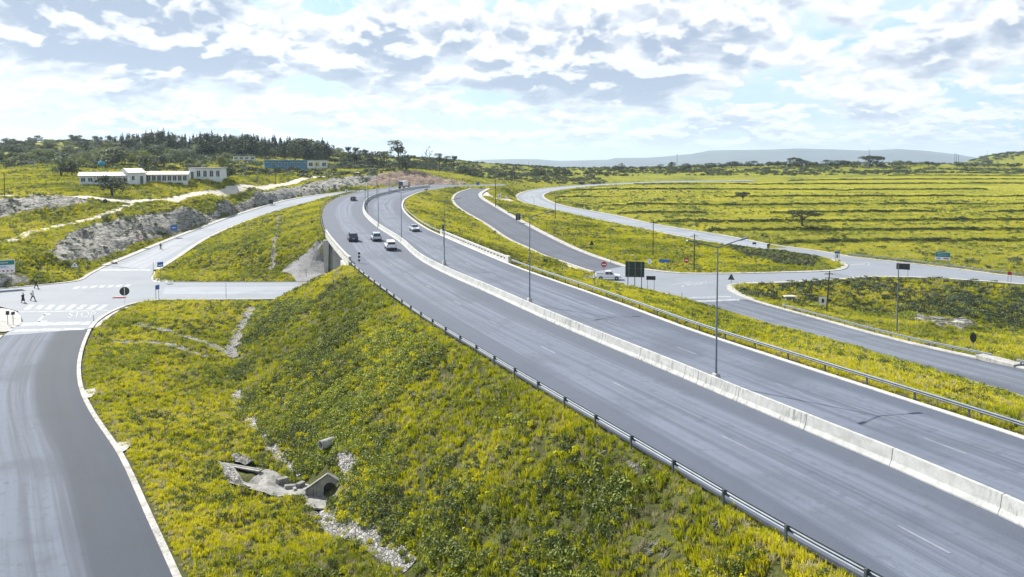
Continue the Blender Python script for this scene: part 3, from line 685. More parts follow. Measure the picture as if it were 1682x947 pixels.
# ---------------------------------------------------------------- road surfaces
def build_rib(name, key, mat, dz=0.0):
    g_, uv = RIB[key]; g_ = g_.copy(); g_[..., 2] += dz
    a = g_[:, :1].copy(); a[..., 2] -= 0.35; c = g_[:, -1:].copy(); c[..., 2] -= 0.35
    G2 = np.concatenate([a, g_, c], 1); U2 = np.concatenate([uv[:, :1], uv, uv[:, -1:]], 1)
    tag(link(name, gridmesh(name, G2, M[mat], U2, smooth=False)), kind='structure')
build_rib('highway_road', 'highway_near', 'asphalt', 0.0)
build_rib('highway_road', 'highway_far', 'asphalt', 0.0)
build_rib('ramp_road', 'ramp_left', 'asphalt_pale', -0.004); build_rib('ramp_road', 'ramp_right', 'asphalt_dark', -0.004)
build_rib('side_road', 'curved_road', 'asphalt_pale', -0.004); build_rib('slip_road', 'slip_right', 'asphalt_slip', -0.004)
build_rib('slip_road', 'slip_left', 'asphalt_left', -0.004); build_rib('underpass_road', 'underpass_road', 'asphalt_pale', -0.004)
for poly, nm in ((JL, 'junction_road'), (JR, 'junction_road')):
    me = bpy.data.meshes.new(nm); vs = [(p[0], p[1], 0.004) for p in poly]
    me.from_pydata(vs, [], [tuple(t3) for t3 in tessellate_polygon([[Vector(v) for v in vs]])])
    bb = bmesh.new(); bb.from_mesh(me); bmesh.ops.recalc_face_normals(bb, faces=bb.faces)
    if sum(f.normal.z for f in bb.faces) < 0: bmesh.ops.reverse_faces(bb, faces=bb.faces)
    bb.to_mesh(me); bb.free()
    uvl = me.uv_layers.new(name='UVMap')
    for lp in me.loops: co = me.vertices[lp.vertex_index].co; uvl.data[lp.index].uv = (co.y*0.7, co.x*0.9)
    me.materials.append(M['asphalt_pale']); tag(link(nm, me), kind='structure')
for a, b_, h, mname in BANDS:
    top0, top1 = a.copy(), b_.copy(); top0[:, 2] += h; top1[:, 2] += h
    lo0, lo1 = a.copy(), b_.copy(); lo0[:, 2] -= 0.3; lo1[:, 2] -= 0.45
    Gb = np.stack([lo0, top0, top1, lo1], 1)
    tag(link('kerb', gridmesh('kerb', Gb, M[mname], smooth=False)), kind='structure')
def edge_kerb(px, wd, h=0.12, mat='kerb', closed_=False):
    l = resample(wp(px), 1.5, 2); a = l.copy(); b2 = offs(l, wd)
    t0, t1 = a.copy(), b2.copy(); t0[:, 2] += h; t1[:, 2] += h; l0, l1 = a.copy(), b2.copy(); l0[:, 2] -= .3; l1[:, 2] -= .4
    tag(link('kerb', gridmesh('kerb', np.stack([l0, t0, t1, l1], 1), M[mat], smooth=False)), kind='structure')
edge_kerb([(-420,512),(-150,489),(0,474.5),(60,469),(127,462),(150,450),(177,436)], 1.0)
edge_kerb([(1022,437.5),(1058,443),(1119,449.2),(1195,449.7),(1260,448.5),(1374,444.6),(1393,438),(1387,431),(1361,424),(1311,415.5),(1260,409)], 1.5)
edge_kerb([(2000,492),(1682,466),(1539,456),(1437,453.5),(1361,458.6),(1260,463.6),(1215,464.5),(1197,467),(1193,473),(1205,482),(1228,491.5)], 1.4)
edge_kerb([(1260,401),(1345,412.5),(1399,422),(1488,432),(1564,441),(1682,456),(2000,484)], 1.0)
edge_kerb([(1119,491),(1095,481),(1068,475),(1043,474),(977,472.5)], 0.8)
edge_kerb([(145,540),(152,530),(170,517),(195,505),(225,496),(262,492)], -0.6)
# ---------------------------------------------------------------- ground cover (stuff): clumps instanced on scattered points
def tuft_mesh(name, nb, h, spread, wd, mat, seed, lean=0.5):
    r = random.Random(seed); v = []; f = []
    for k in range(nb):
        a = r.uniform(0, 6.283); q = spread*math.sqrt(r.random()); bx, by = q*math.cos(a), q*math.sin(a)
        hh = h*r.uniform(0.55, 1.1)*(1-0.35*q/max(spread, .01)); la = a+r.uniform(-0.9, 0.9); l1 = lean*hh*r.uniform(0.2, 1.0)
        c = r.uniform(0, 3.14); wx, wy = math.cos(c)*wd, math.sin(c)*wd; o = len(v)
        mx, my = bx+0.35*l1*math.cos(la), by+0.35*l1*math.sin(la)
        v += [(bx-wx/2, by-wy/2, -0.08), (bx+wx/2, by+wy/2, -0.08), (mx+wx*.42, my+wy*.42, hh*.6), (mx-wx*.42, my-wy*.42, hh*.6), (bx+l1*math.cos(la), by+l1*math.sin(la), hh)]
        f += [(o, o+1, o+2, o+3), (o+3, o+2, o+4)]
    me = bpy.data.meshes.new(name); me.from_pydata(v, [], f); me.materials.append(mat); return me
def leafball(v, f, c, rad, n, ls, r, flat_=1.0, low=-0.35):
    for k in range(n):
        while True:
            p = Vector((r.gauss(0, 1), r.gauss(0, 1), r.gauss(0, 1)))
            if p.length > 0.1: p.normalize()
            if p.z > low: break
        q = rad*r.uniform(0.62, 1.05); ctr = Vector((c[0]+p.x*q, c[1]+p.y*q, c[2]+p.z*q*flat_))
        nrm = (p+Vector((r.uniform(-1, 1), r.uniform(-1, 1), r.uniform(-1, 1)))*0.75).normalized()
        t = nrm.orthogonal().normalized(); t.rotate(Matrix.Rotation(r.uniform(0, 6.28), 3, nrm)); bt = nrm.cross(t)
        s = ls*r.uniform(0.6, 1.25); o = len(v)
        v += [tuple(ctr-t*s), tuple(ctr-bt*s*.55+nrm*s*.1), tuple(ctr+t*s), tuple(ctr+bt*s*.55+nrm*s*.1)]; f.append((o, o+1, o+2, o+3))
def clump_mesh(name, rad, n, ls, mat, seed, flat_=0.7, balls=3):
    r = random.Random(seed); v, f = [], []
    for k in range(balls):
        leafball(v, f, (r.uniform(-.6, .6)*rad, r.uniform(-.6, .6)*rad, rad*flat_*r.uniform(0.15, 0.6)), rad*r.uniform(.45, .75), n//balls, ls, r, flat_)
    me = bpy.data.meshes.new(name); me.from_pydata(v, [], f); me.materials.append(mat); return me
def source(name, meshes):
    col = bpy.data.collections.new(name)
    for k, me in enumerate(meshes): col.objects.link(bpy.data.objects.new('%s_%02d' % (me.name, k), me))
    return col
def scatter(name, label_kind, col, pts_, scale, variant, turn=6.283):
    me = bpy.data.meshes.new(name); n = len(pts_); me.vertices.add(n); me.vertices.foreach_set('co', np.asarray(pts_, np.float32).reshape(-1))
    a = me.attributes.new('sc', 'FLOAT_VECTOR', 'POINT'); s = np.asarray(scale, float)
    s3 = np.stack([s*(2.1 if turn < 1 else 1), s*(.9 if turn < 1 else 1), s*nr.uniform(0.75, 1.25, n)], -1) if s.ndim == 1 else s
    a.data.foreach_set('vector', s3.astype(np.float32).reshape(-1))
    a = me.attributes.new('rz', 'FLOAT', 'POINT'); a.data.foreach_set('value', nr.uniform(0, turn, n).astype(np.float32))
    a = me.attributes.new('vi', 'INT', 'POINT'); a.data.foreach_set('value', np.asarray(variant, np.int32))
    o = link(name, me); g = bpy.data.node_groups.new(name, 'GeometryNodeTree')
    g.interface.new_socket('Geometry', in_out='INPUT', socket_type='NodeSocketGeometry'); g.interface.new_socket('Geometry', in_out='OUTPUT', socket_type='NodeSocketGeometry')
    N = g.nodes.new; gi, go = N('NodeGroupInput'), N('NodeGroupOutput'); ip = N('GeometryNodeInstanceOnPoints'); ci = N('GeometryNodeCollectionInfo')
    ci.inputs['Collection'].default_value = col; ci.inputs['Separate Children'].default_value = True; ci.inputs['Reset Children'].default_value = True
    def na(nm, ty):
        q = N('GeometryNodeInputNamedAttribute'); q.data_type = ty; q.inputs[0].default_value = nm; return next(s for s in q.outputs if s.enabled and s.name == 'Attribute')
    cx = N('ShaderNodeCombineXYZ'); L_ = g.links.new
    L_(gi.outputs[0], ip.inputs['Points']); L_(ci.outputs[0], ip.inputs['Instance']); ip.inputs['Pick Instance'].default_value = True
    L_(na('vi', 'INT'), ip.inputs['Instance Index']); L_(na('rz', 'FLOAT'), cx.inputs[2]); L_(cx.outputs[0], ip.inputs['Rotation']); L_(na('sc', 'FLOAT_VECTOR'), ip.inputs['Scale'])
    L_(ip.outputs[0], go.inputs[0]); md = o.modifiers.new('scatter', 'NODES'); md.node_group = g
    return tag(o, kind='stuff')
carea = (cell[:, None]*rr_[:, None]*(ang[1]-ang[0]))*np.ones_like(zz)
trow = np.zeros_like(zz)
for yt in TERR:
    trow = np.maximum(trow, fw*np.clip(1.25-np.abs(AY-(yt+wob_+0.012*(260-AX))+.3)/1.3, 0, 1))
okm = (dd > 0.15) & (np.abs(ang)[None, :] < R(44)) & (rock < 0.5)
def sample(weight, n):
    w_ = (weight*carea)[:-1, :-1].reshape(-1); cs = np.cumsum(w_); k = np.searchsorted(cs, nr.uniform(0, cs[-1], n)); k = np.minimum(k, len(w_)-1)
    i, j = k//(NA-1), k % (NA-1); u, v = nr.random(n), nr.random(n)
    def bl(A): return (A[i, j]*(1-v)+A[i, j+1]*v)*(1-u)+(A[i+1, j]*(1-v)+A[i+1, j+1]*v)*u
    return np.stack([bl(AX), bl(AY), bl(zz)], -1), bl(dd), bl(rock), bl(dry), bl(rr_[:, None]*np.ones_like(zz))
# drains, dirt tracks and paved patches keep the grass off
CLEAR = []
def clear_ribbon(l, hw): CLEAR.append((l[:, :2], hw))
DRAINS = {}
def gline(px, ds=1.0, sm=2): 
    return resample(np.array([G(x, y) for x, y in px]), ds, sm)
DRAINS['a'] = (gline([(222,533),(250,538),(279,544),(317,558),(345,568),(372,579)]), 0.65)
DRAINS['b'] = (gline([(182,561),(225,563),(269,567),(304,576),(330,586),(360,582),(378,580)]), 0.6)
DRAINS['c'] = (gline([(416,507),(411,515),(403,531),(393,548),(388,557),(383,572),(384,588)]), 1.05)
DRAINS['d'] = (gline([(386,643),(389,664),(399,681),(415,696),(434,724),(457,748),(472,764),(488,783)], 1.0), 0.5)
DRAINS['e'] = (gline([(522,838),(532,852),(541,864),(573,880),(600,892),(618,911),(645,928),(668,947)], 1.0), 0.8)
DRAINS['f'] = (gline([(458,356),(456,372),(452,390),(449,405),(450,420),(448,436),(444,446)]), 0.6)
DRAINS['g'] = (gline([(1524,524),(1540,529),(1562,531),(1590,531)]), 0.8)
TRACK = [(gline([(-120,322),(60,322),(120,322),(165,325),(215,331),(253,329),(290,324),(330,317),(420,307),(496,294.3),(540,289),(572,285.3),(610,281),(680,279.5)], 3), 2.6),
         (gline([(-60,408),(15,398),(63,380),(122,367),(150,361),(177,352),(200,342),(215,334)], 3), 1.3),
         (gline([(790,314),(803,322),(822,328),(846,330)], 3), 3.5), (gline([(948,441),(936,434),(928,427)], 1), 1.3)]
for l, hw in list(DRAINS.values())+TRACK: clear_ribbon(l, hw)
def clearmask(p):
    m = np.ones(len(p), bool)
    for l, hw in CLEAR:
        lo, hi = l.min(0)-hw-1, l.max(0)+hw+1
        s = np.where((p[:, 0] > lo[0]) & (p[:, 0] < hi[0]) & (p[:, 1] > lo[1]) & (p[:, 1] < hi[1]))[0]
        if len(s) == 0: continue
        d = np.min(np.linalg.norm(p[s][:, None, :2]-l[None], axis=2), axis=1); m[s] &= (d > hw*0.9) | ((hw < 1.2) & (d > hw*.5) & (nr.random(len(s)) < .13))
    return m
cone_px = [(536,391),(524,396),(500,418),(463,447),(478,452),(548,449),(546,430)]
CONE = np.array([G(x, y) for x, y in cone_px])
APR = [[(357,757),(372,800),(400,808),(452,812),(500,822),(540,830),(564,800),(562,786),(535,766),(509,780),(470,792),(430,762),(395,752)]]
APR += [[(566,786),(588,764),(582,750),(562,742),(552,752),(560,775)], [(-100,500),(0,503),(32,510),(40,525),(30,541),(0,556),(-60,560)], [(150,535),(168,518),(195,506),(232,497),(195,514),(178,524),(160,537)]]
CPL = [np.array([G(x, y) for x, y in q]) for q in APR]+[CONE]
def polymask(p):
    m = np.ones(len(p), bool)
    for q in CPL: m &= ~inpoly(p[:, 0], p[:, 1], q)
    return m
patchn = fbm(AX/7.0, AY/7.0, 4, 31); lump = fbm(AX/1.5, AY/1.5, 3, 33)
shade_side = np.clip((HL[:, 0].max()*0+1), 0, 1)
# 1. grass clumps close to the viewer and along the verges
dens = np.clip(60/rr_[:, None], 0, 1.7)**1.15
emb = inpoly(AX, AY, np.vstack([offs(HL, sL*2.2)[:60], DITCH[:, :]]))            # the tall motorway bank is weedier than the level verges
w1 = okm*np.clip((520-rr_)/200, 0, 1)[:, None]*dens*(0.5+1.5*np.clip((lump-0.34)*4, 0, 1))*(1-1.2*np.clip(rock, 0, .8))*np.where(emb, 0.75, 1.0)*(1-trow)
p, d_, rk, dr, rad = sample(np.clip(w1, 0, None), 430000); m = clearmask(p) & polymask(p) & (rad > 12)
p, d_, dr, rad, rk = p[m], d_[m], dr[m], rad[m], rk[m]; n = len(p)
gk = [tuft_mesh('grass_clump', 26, 0.46, 0.24, 0.050, M['grass'], 1), tuft_mesh('grass_clump', 34, 0.38, 0.34, 0.055, M['grass'], 2, 0.8), tuft_mesh('grass_clump', 20, 0.60, 0.16, 0.045, M['grass'], 3, 0.35),
      tuft_mesh('dry_clump', 22, 0.45, 0.22, 0.035, M['drygrass'], 4, 0.6)]
var = nr.integers(0, 3, n); var = np.where((nr.random(n) < 0.06+0.7*dr+0.35*rk), 3, var)
infield = inpoly(p[:, 0], p[:, 1], GP([(905,322),(935,338),(1002,350),(1068,365),(1195,386),(1260,398),(1399,419),(1488,429),(1564,438),(1682,452),(2000,478),(2300,300),(1682,281),(1240,300),(1043,304),(960,309)]))
sca = nr.uniform(0.45, 1.0, n)*(1+0.9*np.clip((rad-60)/260, 0, 1))*np.where(infield, .5, 1)*np.clip(0.55+d_/2.5, 0.55, 1)
scatter('grass', '', source('grass_source', gk), p, sca, var)
# 2. leafy weeds, thick on the motorway bank and in the hollows
w2 = okm*(rr_ < 420)[:, None]*dens*np.clip((patchn-0.40)*4+0.15, 0.05, 1.2)*np.where(emb, 2.2, 0.55)*(dd > 1.2)*(0.3+1.4*np.clip((lump-0.4)*5, 0, 1))*(1-1.2*np.clip(rock, 0, .8))*(1-.8*fw)
p, d_, rk, dr, rad = sample(np.clip(w2, 0, None), 50000); m = clearmask(p) & polymask(p) & (rad > 12); p, rad, d_ = p[m], rad[m], d_[m]; n = len(p)
wk = [clump_mesh('weed_clump', 0.42, 66, 0.085, M['weed'], 5), clump_mesh('weed_clump', 0.5, 72, 0.095, M['weed'], 6, 0.55, 4), clump_mesh('weed_clump', 0.36, 54, 0.08, M['grass'], 7, 0.8)]
scatter('weeds', '', source('weed_source', wk), p, nr.uniform(0.5, 1.3, n)*(1+0.8*np.clip((rad-60)/260, 0, 1)), nr.choice(3, n, p=[.40, .32, .28]))
# 3. scrub along the terrace banks, the valley slope on the right and the hill behind the houses
sk = [clump_mesh('scrub_clump', 0.8, 90, 0.17, M['leaf_bush'], 8, 0.7, 4), clump_mesh('scrub_clump', 1.0, 110, 0.18, M['leaf_dark'], 9, 0.6, 5), clump_mesh('scrub_clump', 0.7, 80, 0.16, M['weed'], 10)]
sp_, ss_, sv_ = [], [], []
for k, yt in enumerate(TERR):
    for X in np.arange(-10, 640, 0.5):
        wv = float(2.2*(fbm(np.array(X/110.0), np.array(yt/400.0), 3, 5)-0.5)); Y = yt+wv+0.012*(260-X)
        e = float(fbm(np.array(X/45.0), np.array(k*7.7), 3, 9)-0.24)*8
        i = min(int((math.log(math.hypot(X, Y))-lr[0])/(lr[-1]-lr[0])*(NR-1)), NR-2); j = int((math.atan2(X, Y)-ang[0])/(ang[-1]-ang[0])*(NA-1))
        if e < 0.15 or not (0 <= j < NA) or fw[i, j] < 0.5 or rnd.random() > min(e*2, 0.97): continue
        yy = Y-0.5+rnd.gauss(0, 0.35); sp_.append((X+rnd.uniform(-.5, .5), yy, Z(X, yy)-0.1)); ss_.append(rnd.uniform(0.6, 1.1)); sv_.append(rnd.choice([0, 1, 1, 1]))
scatter('terrace_scrub', '', source('row_source', sk), sp_, ss_, sv_, .25); sp_, ss_, sv_ = [], [], []
valley = inpoly(AX, AY, GP([(1205,470),(1260,466),(1361,461),(1437,456),(1539,458),(1682,468),(1900,485),(1900,570),(1682,540),(1560,520),(1440,515),(1340,500),(1260,492),(1222,487)]))
hollow = inpoly(AX, AY, GP([(1180,403),(1262,412),(1311,418),(1345,424),(1330,440),(1290,436),(1240,424)]))
w3 = okm*(valley*0.9*(0.15+np.clip((patchn-0.4)*5, 0, 1))+hollow*1.0)
p, _, _, _, rad = sample(w3, 5200); sp_ += [tuple(q) for q in p]; ss_ += list(nr.uniform(0.35, 0.95, len(p))); sv_ += list(nr.choice(3, len(p), p=[.45, .3, .25]))
hillw = ((AX < -60) & (AY > 330) & (rr_[:, None] < 760) & (dd > 8))*np.clip((fbm(AX/26.0, AY/26.0, 3, 44)-0.36)*6, 0, 1)*np.where(AY > 440, 1, 0.18)
p, _, _, _, rad = sample(hillw*(okm), 17000); sp_ += [tuple(q) for q in p]; ss_ += list(nr.uniform(0.9, 3.0, len(p))); sv_ += list(nr.choice(3, len(p), p=[.55, .25, .2]))
ridge = ((AX > -75) & (AY > np.where(AX < 60, 470, 555)) & (rr_[:, None] < 760))*np.clip((fbm(AX/22.0, AY/22.0, 3, 45)-0.40+0.15*(AX < 60))*6, 0, 1)
p, _, _, _, rad = sample(ridge, 5500); sp_ += [tuple(q) for q in p]; ss_ += list(nr.uniform(0.8, 2.3, len(p))); sv_ += list(nr.choice(3, len(p), p=[.5, .35, .15]))
rh = ((AX > 600) & (rr_[:, None] > 1050) & (rr_[:, None] < 1500))*np.clip((fbm(AX/50.0, AY/50.0, 3, 46)-0.40)*6, 0, 1)
p, _, _, _, rad = sample(rh*1.0, 4500); sp_ += [tuple(q) for q in p]; ss_ += list(nr.uniform(2.0, 5.0, len(p))); sv_ += list(nr.choice(3, len(p), p=[.6, .25, .15]))
loose = okm*(rr_ < 420)[:, None]*(rr_ > 130)[:, None]*np.clip((patchn-0.55)*8, 0, 1)*(dd > 1.5)*(1-fw)
p, _, _, _, rad = sample(loose, 2600); m = clearmask(p) & polymask(p); p = p[m]; sp_ += [tuple(q) for q in p]; ss_ += list(nr.uniform(0.3, 0.9, len(p))); sv_ += list(nr.choice(3, len(p)))
p, _, _, _, rad = sample((rock > .6)*(red < .3)*np.clip((fbm(AX/6.0, AY/6.0, 3, 71)-.46)*8, 0, 1)*(rr_ < 520)[:, None], 520); sp_ += [tuple(q) for q in p]; ss_ += list(nr.uniform(0.25, 0.8, len(p))); sv_ += list(nr.choice(3, len(p)))
scatter('scrub', '', source('scrub_source', sk), sp_, ss_, sv_)

# drains, tracks, stone pitching
def drape(l, hw, mat, name, off=0.05, dish=0.0, m=4, rag=0.0):
    nn_ = normals(l); rows = []
    for k in range(m+1):
        t = (k/m*2-1); s_ = 1+rag*(fbm(l[:, 0]/1.1+k, l[:, 1]/1.1, 3, 60+k)-0.5)*2 if rag else 1
        xy = l[:, :2]+nn_*(t*hw*(s_ if np.isscalar(s_) else s_[:, None]))
        z_ = np.array([Z(a, b2) for a, b2 in xy])+off+(-dish*(1-t*t)); rows.append(np.c_[xy, z_])
    e0 = rows[0].copy(); e0[:, 2] -= 0.3; e1 = rows[-1].copy(); e1[:, 2] -= 0.3
    g_ = np.stack([e0]+rows+[e1], 1)
    o = link(name, gridmesh(name, g_, M[mat], smooth=False)); return o
for k in 'abcdefg':
    o = drape(DRAINS[k][0], DRAINS[k][1], 'stone', 'stone_drain', 0.14, 0.10, 4, 0.35)
    tag(o, {'a': 'stone pitched drain curving through the grass below the left junction', 'b': 'lower thin stone drain joining the larger one from the slip road side', 'c': 'wide pale stone channel running down beside the underpass road',
            'd': 'narrow stony gully running down the foot of the motorway bank above the culvert', 'e': 'stony stream bed running away below the culvert to the bottom edge', 'f': 'stepped stone drain down the grassy triangle between ramp and motorway', 'g': 'pale concrete drain outlet in the dark valley on the right'}[k], 'drain')
for k, (l, hw) in enumerate(TRACK):
    o = drape(l, hw, 'gravel', ['dirt_road', 'footpath', 'gravel_apron', 'footpath'][k], 0.09, 0.0, 5, 0.25); tag(o, kind='structure')
def patch(name, poly, mat, off=0.06, sp_=0.8, lump_=0.0):
    lo, hi = poly.min(0), poly.max(0); c = [Vector((p[0], p[1])) for p in poly]; nb_ = len(c)
    X, Y = np.meshgrid(np.arange(lo[0], hi[0], sp_), np.arange(lo[1], hi[1], sp_)); mm = inpoly(X, Y, poly)
    ins = [Vector((x, y)) for x, y in zip(X[mm], Y[mm])]
    v, e, f, *_r = delaunay_2d_cdt(c+ins, [(k, (k+1) % nb_) for k in range(nb_)], [], 1, 1e-3)
    me = bpy.data.meshes.new(name); me.from_pydata([(p.x, p.y, Z(p.x, p.y)+off+lump_*mnoise.noise((p.x*1.7, p.y*1.7, 0))) for p in v], [], [tuple(q) for q in f]); me.materials.append(M[mat])
    return link(name, me)
tag(patch('stone_pitching', resample(closed(CONE), 1.0, 0)[:-1], 'cone', 0.22, 0.8, 0.05), 'grey stone pitching fanned over the bank end beside the bridge', 'pitching')

# ---------------------------------------------------------------- trees
def crown_obj(kind, seed):
    """returns (trunk mesh, crown mesh) for a tree of real height H"""
    r = random.Random(seed); v, f = [], []; tb = MB()
    if kind == 'broad':
        H = 7.0; tb.path([(0, 0, -.4), (0.1, 0, 1.3), (0.25, .1, 2.6)], [.30, .22, .15]); n = 15
        for k in range(n):
            a = r.uniform(0, 6.28); q = 3.0*math.sqrt(r.random()); c = (q*math.cos(a), q*math.sin(a), r.uniform(2.0, 5.6)-0.25*q); rr2 = r.uniform(0.9, 1.6)
            leafball(v, f, c, rr2, 64, 0.30, r, 0.8, -0.8)
            if k < 6: tb.path([(0.2, .05, 2.2+0.1*k), (c[0]*.5, c[1]*.5, c[2]*.8), c], [.13, .08, .03])
        mat = 'leaf_bush'
    elif kind == 'dark':
        H = 7.0; tb.path([(0, 0, -.4), (0.1, 0, 1.5), (0.15, .1, 3.0)], [.32, .24, .16]); n = 17
        for k in range(n):
            a = r.uniform(0, 6.28); q = 2.9*math.sqrt(r.random()); c = (q*math.cos(a), q*math.sin(a), r.uniform(1.5, 5.7)-0.2*q); rr2 = r.uniform(0.9, 1.6)
            leafball(v, f, c, rr2, 66, 0.27, r, 0.85, -0.8)
            if k < 5: tb.path([(0.1, .05, 2.4), (c[0]*.5, c[1]*.5, c[2]*.8), c], [.12, .07, .03])
        mat = 'leaf_dark'
    elif kind == 'lime':
        H = 5.0; tb.path([(0, 0, -.4), (0.05, 0, 1.2), (0.1, .1, 2.2)], [.2, .15, .1])
        for k in range(12):
            a = r.uniform(0, 6.28); q = 2.1*math.sqrt(r.random()); c = (q*math.cos(a), q*math.sin(a), r.uniform(1.5, 4.1)-0.2*q)
            leafball(v, f, c, r.uniform(.7, 1.1), 64, 0.22, r, 0.8, -0.8)
        mat = 'leaf_lime'
    elif kind == 'acacia':
        H = 6.0; tb.path([(0, 0, -.4), (0.15, 0, 1.0), (0.05, .1, 1.9)], [.34, .26, .2])
        for k in range(20):
            a = 6.283*k/20*3+r.uniform(-.3, .3); q = 4.2*math.sqrt((k+.6)/20); c = (q*math.cos(a), q*math.sin(a), 4.7-0.055*q*q+r.uniform(-.5, .45))
            leafball(v, f, c, r.uniform(.9, 1.4), 95, 0.22, r, 0.45, -0.7)
            if k % 2 == 0: tb.path([(0.05, .1, 1.8), (c[0]*.42, c[1]*.42, 3.1), (c[0]*.85, c[1]*.85, c[2]-.25)], [.15, .09, .04], 6)
        mat = 'leaf_dark'
    elif kind == 'gum':
        H = 13.0; top = (r.uniform(-.8, .8), r.uniform(-.8, .8), 11.5)
        tb.path([(0, 0, -.5), (0.2, 0.1, 4), (top[0]*.6, top[1]*.6, 8), top], [.32, .26, .17, .06])
        for k in range(17):
            t = r.uniform(0.25, 1.0); a = r.uniform(0, 6.28); q = r.uniform(0.6, 3.2)*(1.25-t*.75); z_ = 2.0+t*10.0
            c = (top[0]*t+q*math.cos(a), top[1]*t+q*math.sin(a), z_); leafball(v, f, c, r.uniform(.7, 1.45), 52, 0.30, r, 0.7, -0.9)
            tb.path([(top[0]*t*.8, top[1]*t*.8, z_-1.6), c], [.10, .03], 5)
        mat = 'leaf_dark'
    elif kind == 'pine':
        H = 11.0; tb.path([(0, 0, -.5), (0, 0, 6), (0, 0, 10.8)], [.22, .14, .03], 6)
        for k in range(26):
            t = k/25; z_ = 1.2+9.8*t; rd = (1-t)**0.8*1.75+.12
            for q in range(3 if t < .8 else 1):
                a = r.uniform(0, 6.28); c = (rd*.62*math.cos(a), rd*.62*math.sin(a), z_+r.uniform(-.25, .25)); leafball(v, f, c, rd*.55, 17, 0.26, r, 0.55, -0.9)
        mat = 'leaf_pine'
    elif kind == 'bush':
        H = 2.6; tb.path([(0, 0, -.3), (0.05, 0, 1.0)], [.09, .05], 6)
        for k in range(9):
            a = r.uniform(0, 6.28); q = 1.25*math.sqrt(r.random()); c = (q*math.cos(a), q*math.sin(a), r.uniform(0.5, 1.9)-.15*q); leafball(v, f, c, r.uniform(.45, .75), 55, 0.15, r, 0.8, -0.8)
        mat = 'leaf_dark' if seed % 2 else 'leaf_bush'
    elif kind == 'bare':
        H = 9.0; tb.path([(0, 0, -.4), (0.1, 0, 3), (0.0, .1, 5.5), (0.2, 0, 8.8)], [.14, .11, .08, .03], 6)
        for k in range(12):
            a = r.uniform(0, 6.28); z_ = r.uniform(3, 7.5); tb.path([(0, 0, z_), (math.cos(a)*.9, math.sin(a)*.9, z_+.9), (math.cos(a)*1.5, math.sin(a)*1.5, z_+2.1)], [.06, .04, .015], 5)
            if k % 3 == 0: leafball(v, f, (math.cos(a)*1.2, math.sin(a)*1.2, z_+1.6), .35, 12, .14, r)
        mat = 'leaf_bush'
    cm = bpy.data.meshes.new('crown'); cm.from_pydata(v, [], f); cm.materials.append(M[mat])
    return tb.mesh('trunk', M['bark']), cm, H
TK = {}
NM = {'broad': 'broadleaf_tree', 'dark': 'dark_tree', 'lime': 'broadleaf_tree', 'acacia': 'umbrella_acacia', 'gum': 'gum_tree', 'pine': 'pine_tree', 'bush': 'bush', 'bare': 'bare_tree'}
CT = {'broad': 'tree', 'dark': 'tree', 'lime': 'tree', 'acacia': 'tree', 'gum': 'tree', 'pine': 'tree', 'bush': 'bush', 'bare': 'tree'}
def tree(kind, pos, h, label, group=None, wide=1.0, nv=3):
    k = (kind, rnd.randrange(nv))
    if k not in TK: TK[k] = crown_obj(kind, hash_(kind)*10+k[1])
    tm, cm, H = TK[k]
    t = thing(NM[kind], label, CT[kind], pos, rnd.uniform(0, 6.28), group)
    link('stem' if kind == 'bush' else 'trunk', tm, t); link('foliage' if kind == 'bush' else 'crown', cm, t)
    s = h/H; t.scale = (s*wide, s*wide, s); return t
def hash_(s): return sum(ord(c)*(i+3) for i, c in enumerate(s))
def tp(kind, px, py, py_top, label, group=None, wide=1.0):
    p = GZ(px, py); h = (py-py_top)/F*p[1]; return tree(kind, p, h, label, group, wide)
# ---------------------------------------------------------------- bridge over the underpass
def s_at_Y(l, Y): 
    a = arcs(l); i = int(np.argmax(l[:, 1] > Y)); return float(np.interp(Y, [l[i-1, 1], l[i, 1]], [a[i-1], a[i]]))
def seg(l, Y0, Y1, ds=1.5):
    s0, s1 = s_at_Y(l, Y0), s_at_Y(l, Y1); n = max(3, int(abs(s1-s0)/ds)); return np.array([at(l, s) for s in np.linspace(s0, s1, n)])
br = thing('road_bridge', 'concrete road bridge carrying the motorway over the underpass road', 'bridge', (P(560, 415, 8)[0], P(560, 415, 8)[1], 0))
def wrl(o): o.parent = br; o.matrix_parent_inverse = Matrix.Translation(br.location).inverted(); return o
YB0, YB1 = 122, 166
A_, B_ = resn(seg(HL, YB0, YB1), 30), resn(seg(HR, YB0, YB1), 30)
oA, oB = offs(A_, outward(HL, HM)*0.35), offs(B_, outward(HR, HM)*0.8)
def slab(a, b, zt, zb):
    q = [a.copy(), b.copy(), b.copy(), a.copy(), a.copy()]
    for k, z_ in enumerate((zt, zt, zb, zb, zt)): q[k][:, 2] += z_
    return np.stack(q, 1)
wrl(link('deck', gridmesh('deck', slab(offs(A_, outward(HL, HM)*-1.2), offs(B_, outward(HR, HM)*-0.8), -0.03, -0.95), M['concrete'], smooth=False)))
